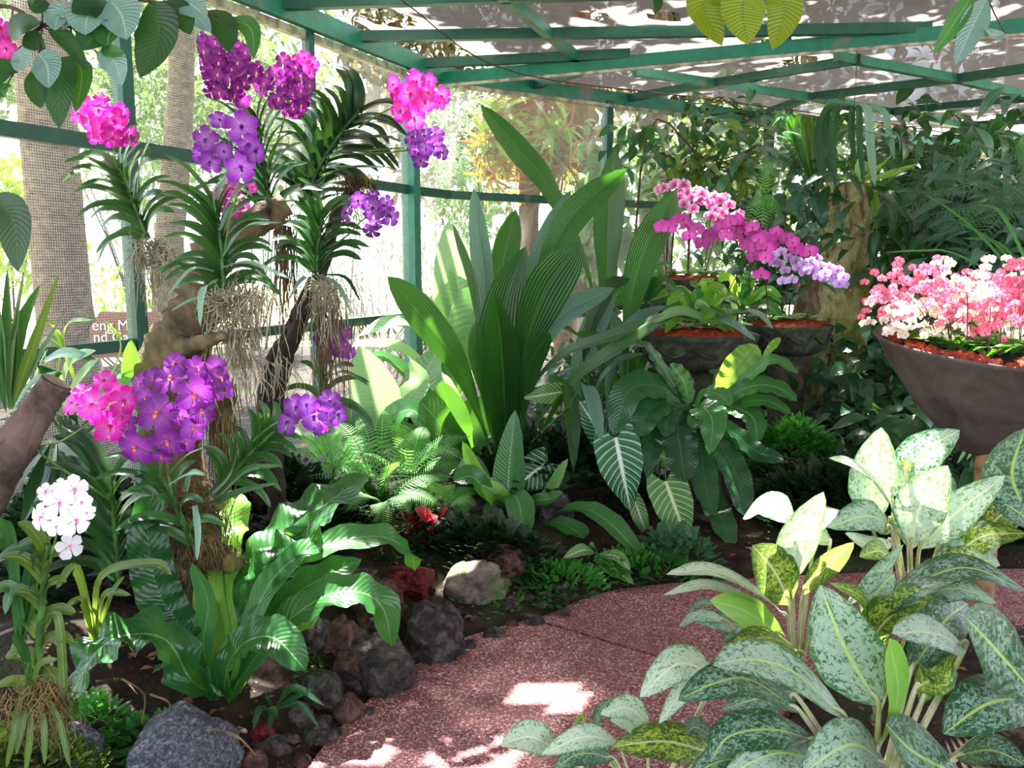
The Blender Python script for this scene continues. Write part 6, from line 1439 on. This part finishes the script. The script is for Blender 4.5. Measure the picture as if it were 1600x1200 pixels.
branch_leaves('overhanging branch with big dark leaves filling the top left corner', [(-20, 10), (20, 12), (66, 38), (110, 40), (160, 20), (220, 0), (300, 20), (340, 25)], 2.3, [
    [a5(80, 300, 160, 200, 320, 180), 30, dict(mat='treeleaf2')], [a5(200, 260, 260, 320, 360, 385), 26, {}], [a5(330, 0, 290, 40, 210, 10), 28, dict(mat='nestdk')],
    [a5(380, 230, 540, 330, 690, 560), 22, {}], [a5(300, 420, 370, 520, 380, 690), 40, dict(mat='greyleaf', o=-.05)], [a5(560, 440, 470, 640, 465, 1005), 44, {}], [a5(300, 520, 290, 680, 325, 850), 30, {}],
    [a5(590, 450, 640, 600, 590, 880), 30, dict(mat='nest', o=.04)], [a5(800, 30, 690, 120, 665, 275), 56, dict(mat='greyleaf')], [a5(570, 170, 460, 130, 430, 240), 36, dict(mat='greyleaf')], [a5(860, 60, 700, 40, 560, 100), 38, {}],
    [a5(860, 180, 730, 290, 650, 395), 44, dict(mat='nestdk')], [a5(900, 190, 850, 280, 840, 360), 32, dict(mat='nest')], [a5(860, 0, 950, 120, 990, 310), 54, dict(mat='greyleaf')],
    [a5(1180, 10, 1240, 280, 1095, 610), 66, dict(nrm=(-.3, -1, .1), kind='oval')], [a5(760, 415, 890, 480, 955, 670), 34, dict(mat='greyleaf')], [a5(800, 360, 860, 400, 960, 400), 18, dict(mat='nest')],
    [a5(1290, 10, 1420, 120, 1490, 270), 32, {}], [a5(1400, 0, 1500, 40, 1620, 140), 34, dict(mat='greyleaf')], [a5(120, 400, 170, 470, 130, 560), 30, dict(mat='greyleaf')], [a5(100, 470, 20, 560, 0, 660), 40, {}], [a5(60, 650, 20, 700, 40, 760), 22, dict(mat='nest')]])
branch_leaves('branch tip with one glossy grey leaf over the plum orchid spray', [(290, -10), (320, 20), (335, 25)], 2.6, [[[(322, 18), (352, 45), (358, 82)], 34, dict(mat='treeleaf2')], [[(360, 30), (392, 45), (397, 92)], 24, dict(mat='nest')], [[(290, 10), (312, 30), (330, 50)], 22, dict(mat='greyleaf')]])
branch_leaves('single big drooping dark leaf at the left edge, half cut off', [(-60, 280), (-20, 300), (-5, 312)], 1.9, [[[(-12, 305), (22, 345), (28, 425)], 52, dict(nrm=(-.1, -1, .2))]])
branch_leaves('yellow-green pointed leaves hanging into view at the top right of centre', [(1140, -60), (1165, -30), (1200, -35)], 2.2, [
    [[(1120, -20), (1100, 10), (1128, 72)], 46, dict(mat='yellow')], [[(1165, -25), (1160, 20), (1168, 70)], 56, dict(mat='yellow', o=-.05)], [[(1210, -25), (1225, 15), (1207, 78)], 46, dict(mat='yellow')], [[(1025, -15), (1028, 5), (1024, 20)], 12, dict(mat='treeleaf2')]])
branch_leaves('dark ribbed leaf pair hanging at the top right with bare twig', [(1640, -40), (1570, -25), (1540, -10)], 2.4, [
    [[(1542, -2), (1520, 40), (1492, 102)], 34, dict(mat='greyleaf', kind='oval')], [[(1520, -10), (1495, 30), (1458, 85)], 24, dict(mat='nest')], [[(1570, 52), (1556, 55), (1538, 45)], 14, dict(mat='greyleaf')]])
# ================================================================ rocks, ground cover
M['lava'] = bark_mat('dark_lava_rock', srgb(62, 54, 56), srgb(26, 22, 24), srgb(110, 98, 98), 5, (1, 1, 1), 1., moss=srgb(60, 92, 40), mscale=5, mlo=.56, mhi=.7, bd=.02)
M['lavabrown'] = bark_mat('brown_lava_rock', srgb(84, 58, 54), srgb(38, 26, 26), srgb(124, 92, 86), 5, (1, 1, 1), 1., bd=.02)
M['lavared'] = bark_mat('dark_red_rock', srgb(96, 26, 28), srgb(48, 14, 16), srgb(130, 50, 48), 6, (1, 1, 1), 1., bd=.012)
M['boulder'] = bark_mat('mossy_boulder', srgb(112, 96, 92), srgb(58, 48, 48), srgb(150, 134, 128), 3, (1, 1, 1), .6, moss=srgb(96, 126, 52), mscale=4, mlo=.5, mhi=.64, bd=.02)
M['bluerock'] = bark_mat('grey_blue_rock', srgb(78, 80, 92), srgb(34, 35, 42), srgb(134, 136, 148), 22, (1, 1, 1), .6, bd=.008)
M['redchunk'] = M['redrock']
RK = [ # px,py centre, half width px, half height px, z of ground there, material, label
    (738, 912, 58, 48, 'boulder', 'largest boulder, mossy grey with a sunlit top, beside the path edge', 0),
    (678, 988, 52, 54, 'lava', 'black pitted lava rock at the path edge, below the mossy boulder', 0),
    (590, 1040, 62, 50, 'lava', 'broad flat lava rock at the path edge, lower left of the pitted black one', 0),
    (598, 945, 44, 40, 'lavabrown', 'purplish brown lava rock behind the pitted black one', .12),
    (555, 915, 36, 26, 'lavabrown', 'reddish brown lava rock highest in the pile by the nest fern', .16),
    (640, 905, 38, 26, 'lavared', 'dark red craggy rock under the red leaves', .12),
    (535, 995, 32, 34, 'lavabrown', 'purple-grey lava lump under the drooping frond tips', .12),
    (545, 1035, 24, 20, 'lavabrown', 'small reddish lava lump beside the broad flat rock', .08),
    (500, 985, 24, 24, 'lava', 'dark mossy lava lump nearest the nest fern fronds', .16),
    (545, 1108, 24, 24, 'lavabrown', 'round brown lava stone touching the path below the flat rock', 0),
    (505, 1075, 36, 30, 'lava', 'dark lava rock left of the round brown stone', .05),
    (500, 1145, 26, 18, 'lava', 'small dark stone at the path edge, third from the bottom', 0),
    (578, 1108, 9, 8, 'lava', 'tiny black pebble on the path beside the round stone', 0),
    (524, 1140, 12, 11, 'lava', 'small black pebble under the round stone', 0),
    (470, 1185, 18, 14, 'lavabrown', 'small brown stone at the very bottom of the path edge', 0),
    (430, 1165, 24, 18, 'lava', 'dark stone in the row left of the path at the bottom', .03),
    (395, 1190, 26, 20, 'lavabrown', 'brown stone next to the blue-grey rock', .05),
    (275, 1165, 88, 60, 'bluerock', 'large angular blue-grey rock at the bottom left', .12),
    (118, 1165, 38, 50, 'bluerock', 'smaller rounded grey rock in the bottom left corner', .14),
    (470, 1115, 22, 16, 'lava', 'dark stone half buried beside the small glossy leaves', .08),
    (410, 1135, 20, 14, 'lavared', 'reddish stone under the small glossy leaves', .08),
    (775, 985, 20, 12, 'lava', 'flat dark stone at the path edge below the mossy boulder', 0),
    (835, 965, 18, 11, 'lava', 'low dark stone at the path edge by the groundcover', 0),
    (880, 955, 14, 9, 'lava', 'small low stone in the row at the path edge', 0),
    (735, 1005, 12, 9, 'lava', 'pebble wedged beside the black pitted rock', 0),
    (800, 972, 10, 7, 'lavabrown', 'brown pebble at the path edge near the joint', 0),
    (1190, 745, 46, 34, 'boulder', 'brown mossy boulder beyond the far path edge', .1),
    (1265, 765, 50, 30, 'boulder', 'dark mossy boulder beyond the path, right of the brown one', .1),
    (1150, 790, 34, 26, 'lava', 'shaded rock under the drooping dark fronds', .05),
    (1500, 1162, 22, 14, 'redchunk', 'pinkish red sunlit stone under the nearest speckled leaves at the lower right', .1),
    (870, 790, 30, 22, 'lava', 'shaded rock behind the compact nest fern', .2),
    (205, 880, 44, 50, 'lava', 'dark rock in the shade behind the lower left vanda', .3),
    (790, 880, 36, 24, 'lavabrown', 'shaded brown rock right behind the largest boulder', .1)]
for i, (x, y, hw, hh, mt, lb, z) in enumerate(RK):
    g = G(x, y + hh * .75, max(z, .0)); Y = g.y; s = Y / F; hx = hw * s * 1.05; hz = hh * s * 1.15
    c = P(x, y + hh * (.15 if hh > 14 else .55), Y + hx * .4); hy = hx * (.85 if i else .8)
    sub = 5 if hw > 30 else 4 if hw > 15 else 3
    tag(MB().add(*seg_rock(c, (hx, hy, hz), 11 + i * 3, sub, .34 if mt != 'lavared' else .6, 1.0)).obj('boulder' if hw > 45 else 'rock' if hw > 13 else 'pebble', M[mt], smooth=True), lb, 'rock')
# loose small stones along the edge
rr = random.Random(77)
for i in range(46):
    k = rr.randrange(12, 58); e = ES[k]; n = V3(-(ES[k + 1] - e).y, (ES[k + 1] - e).x, 0).normalized(); p = e + n * rr.uniform(.05, .2)
    if inside(p.x, p.y): p = e - n * rr.uniform(.05, .2)
    s = rr.uniform(.012, .035); tag(MB().add(*seg_rock(V3(p.x, p.y, gh(p.x, p.y) + s * .25), (s * 1.3, s, s * .7), i, 2, .5)).obj('small_stone', M[rr.choice(['lava', 'lava', 'lavabrown'])]), 'small loose lava stone scattered along the path edge', 'stone', 'small loose stones along the path')
# spike moss and other ground cover (uncountable sprigs)
def outside(x, y):
    return (x < WA.x + (y + 3) * .463 + .15) or (y > 7.4 and y > WC.y + (x - WC.x) * bdir.y / bdir.x - .35)
def sprig():
    m = MB(); ms = []
    for k in range(5):
        y = .2 + k * .17; w = .34 * (1 - k * .12)
        for s in (-1, 1): ms.append(rotmat((0, y, 0), (s, .7, 0), (0, 0, 1), (w, w, w)))
    ms.append(rotmat((0, .8, 0), (0, 1, 0), (0, 0, 1), .3)); m.inst(tl(1, .75, 'oval', 4, 3, .1, -.05), ms)
    m.add(*tube([(0, 0, 0), (0, .9, 0)], [.02, .01], 3, n=3, cap=False)); return np.concatenate(m.v), m.f, np.concatenate(m.uv)
SPR = sprig()
def cover(label, cx, cy, rx, ry, z, n, size, seed, mat='sela', hump=.12, name='ground_cover', T=SPR):
    rr = random.Random(seed); g = G(cx, cy, z); ms = []; sx = rx * g.y / F; sy = max(.12, ry * g.y / F * 2.0)
    for i in range(n):
        a = rr.random() * 6.28; q = math.sqrt(rr.random()); x = g.x + math.cos(a) * q * sx; y = g.y + math.sin(a) * q * sy
        if inside(x, y) or outside(x, y): continue
        zz = gh(x, y) + hump * (1 - q * q) * rr.uniform(.5, 1.1); f = V3(math.cos(a) * q + rr.uniform(-.6, .6), math.sin(a) * q - .5 + rr.uniform(-.5, .5), .25 + rr.random() * .8)
        ms.append(rotmat((x, y, zz), f, (0, -.3, 1), size * rr.uniform(.6, 1.2)))
    if not ms: return
    o = MB().inst(T, ms).obj(name, L[mat]); tag(o, label, 'ground cover', kind='stuff')
cover('bright spikemoss patch beside the path under the compact nest fern', 880, 905, 75, 40, .08, 700, .05, 1, hump=.08)
cover('spikemoss patch at the far path edge below the veined leaves', 1010, 885, 80, 35, .08, 700, .055, 2, hump=.10)
cover('fresh green spikemoss mound right of the dark nest fern, before the stump', 1240, 715, 75, 40, .35, 1300, .075, 3, hump=.28)
cover('spikemoss below the veined leaves in shade', 1060, 840, 60, 40, .2, 300, .08, 4, 'ferndk', .15)
cover('bright little sprigs beside the blue-grey rock', 150, 1130, 45, 30, .2, 160, .05, 5, hump=.06)
cover('scattered sprigs on the dark soil under the nest fern', 260, 1100, 90, 40, .25, 160, .05, 6, hump=.04)
cover('moss growing around the lava rocks left of the path', 500, 1010, 30, 60, .15, 500, .025, 7, 'olive', .05)
cover('little green sprigs between the boulder and the path edge', 760, 950, 60, 22, .03, 60, .04, 8, hump=.03)
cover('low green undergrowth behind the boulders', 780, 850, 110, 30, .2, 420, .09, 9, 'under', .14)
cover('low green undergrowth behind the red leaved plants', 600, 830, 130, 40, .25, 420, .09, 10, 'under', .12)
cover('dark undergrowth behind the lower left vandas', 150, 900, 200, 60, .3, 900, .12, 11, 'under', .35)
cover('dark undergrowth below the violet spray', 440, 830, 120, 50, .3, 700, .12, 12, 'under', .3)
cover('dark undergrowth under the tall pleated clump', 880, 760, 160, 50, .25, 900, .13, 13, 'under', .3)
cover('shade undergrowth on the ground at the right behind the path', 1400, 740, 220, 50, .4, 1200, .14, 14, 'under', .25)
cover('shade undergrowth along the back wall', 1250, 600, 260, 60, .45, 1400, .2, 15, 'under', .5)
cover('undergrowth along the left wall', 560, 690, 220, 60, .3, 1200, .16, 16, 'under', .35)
cover('mossy tuft in the bottom left corner', 60, 1150, 80, 50, .3, 900, .045, 17, 'olive', .12)
# leaf litter and twigs
rr = random.Random(5); m = MB(); ms = []
for i in range(900):
    x, y = rr.uniform(-3, 2.5), rr.uniform(2, 7)
    if inside(x, y) or outside(x, y): continue
    ms.append(rotmat((x, y, gh(x, y) + .012), (rr.uniform(-1, 1), rr.uniform(-1, 1), rr.uniform(-.1, .2)), (0, 0, 1), rr.uniform(.02, .05)))
m.inst(T_blob, ms); L['litter'] = lm('dead_leaves', srgb(96, 54, 36), srgb(150, 100, 70), trans=.1, rough=.8, island=True)
tag(m.obj('leaf_litter', L['litter']), 'brown dead leaf scraps on the dark soil', 'leaf litter', kind='stuff')
for i, pts in enumerate(([(235, 1085, .0), (265, 1100, 0), (262, 1140, 0)], [(190, 1060, 0), (225, 1085, 0), (222, 1130, 0)], [(330, 1140, 0), (370, 1150, 0), (400, 1180, 0)], [(150, 1065, 0), (190, 1062, 0), (215, 1085, 0)])):
    tag(MB().add(*tube([G(x, y, .32 - .05 * k) for k, (x, y, _) in enumerate(pts)], [.004, .002], 5)).obj('dry_root', M['droot']), 'thin pale dry root lying over the soil near the blue-grey rock', 'root', 'dry roots above the blue-grey rock')
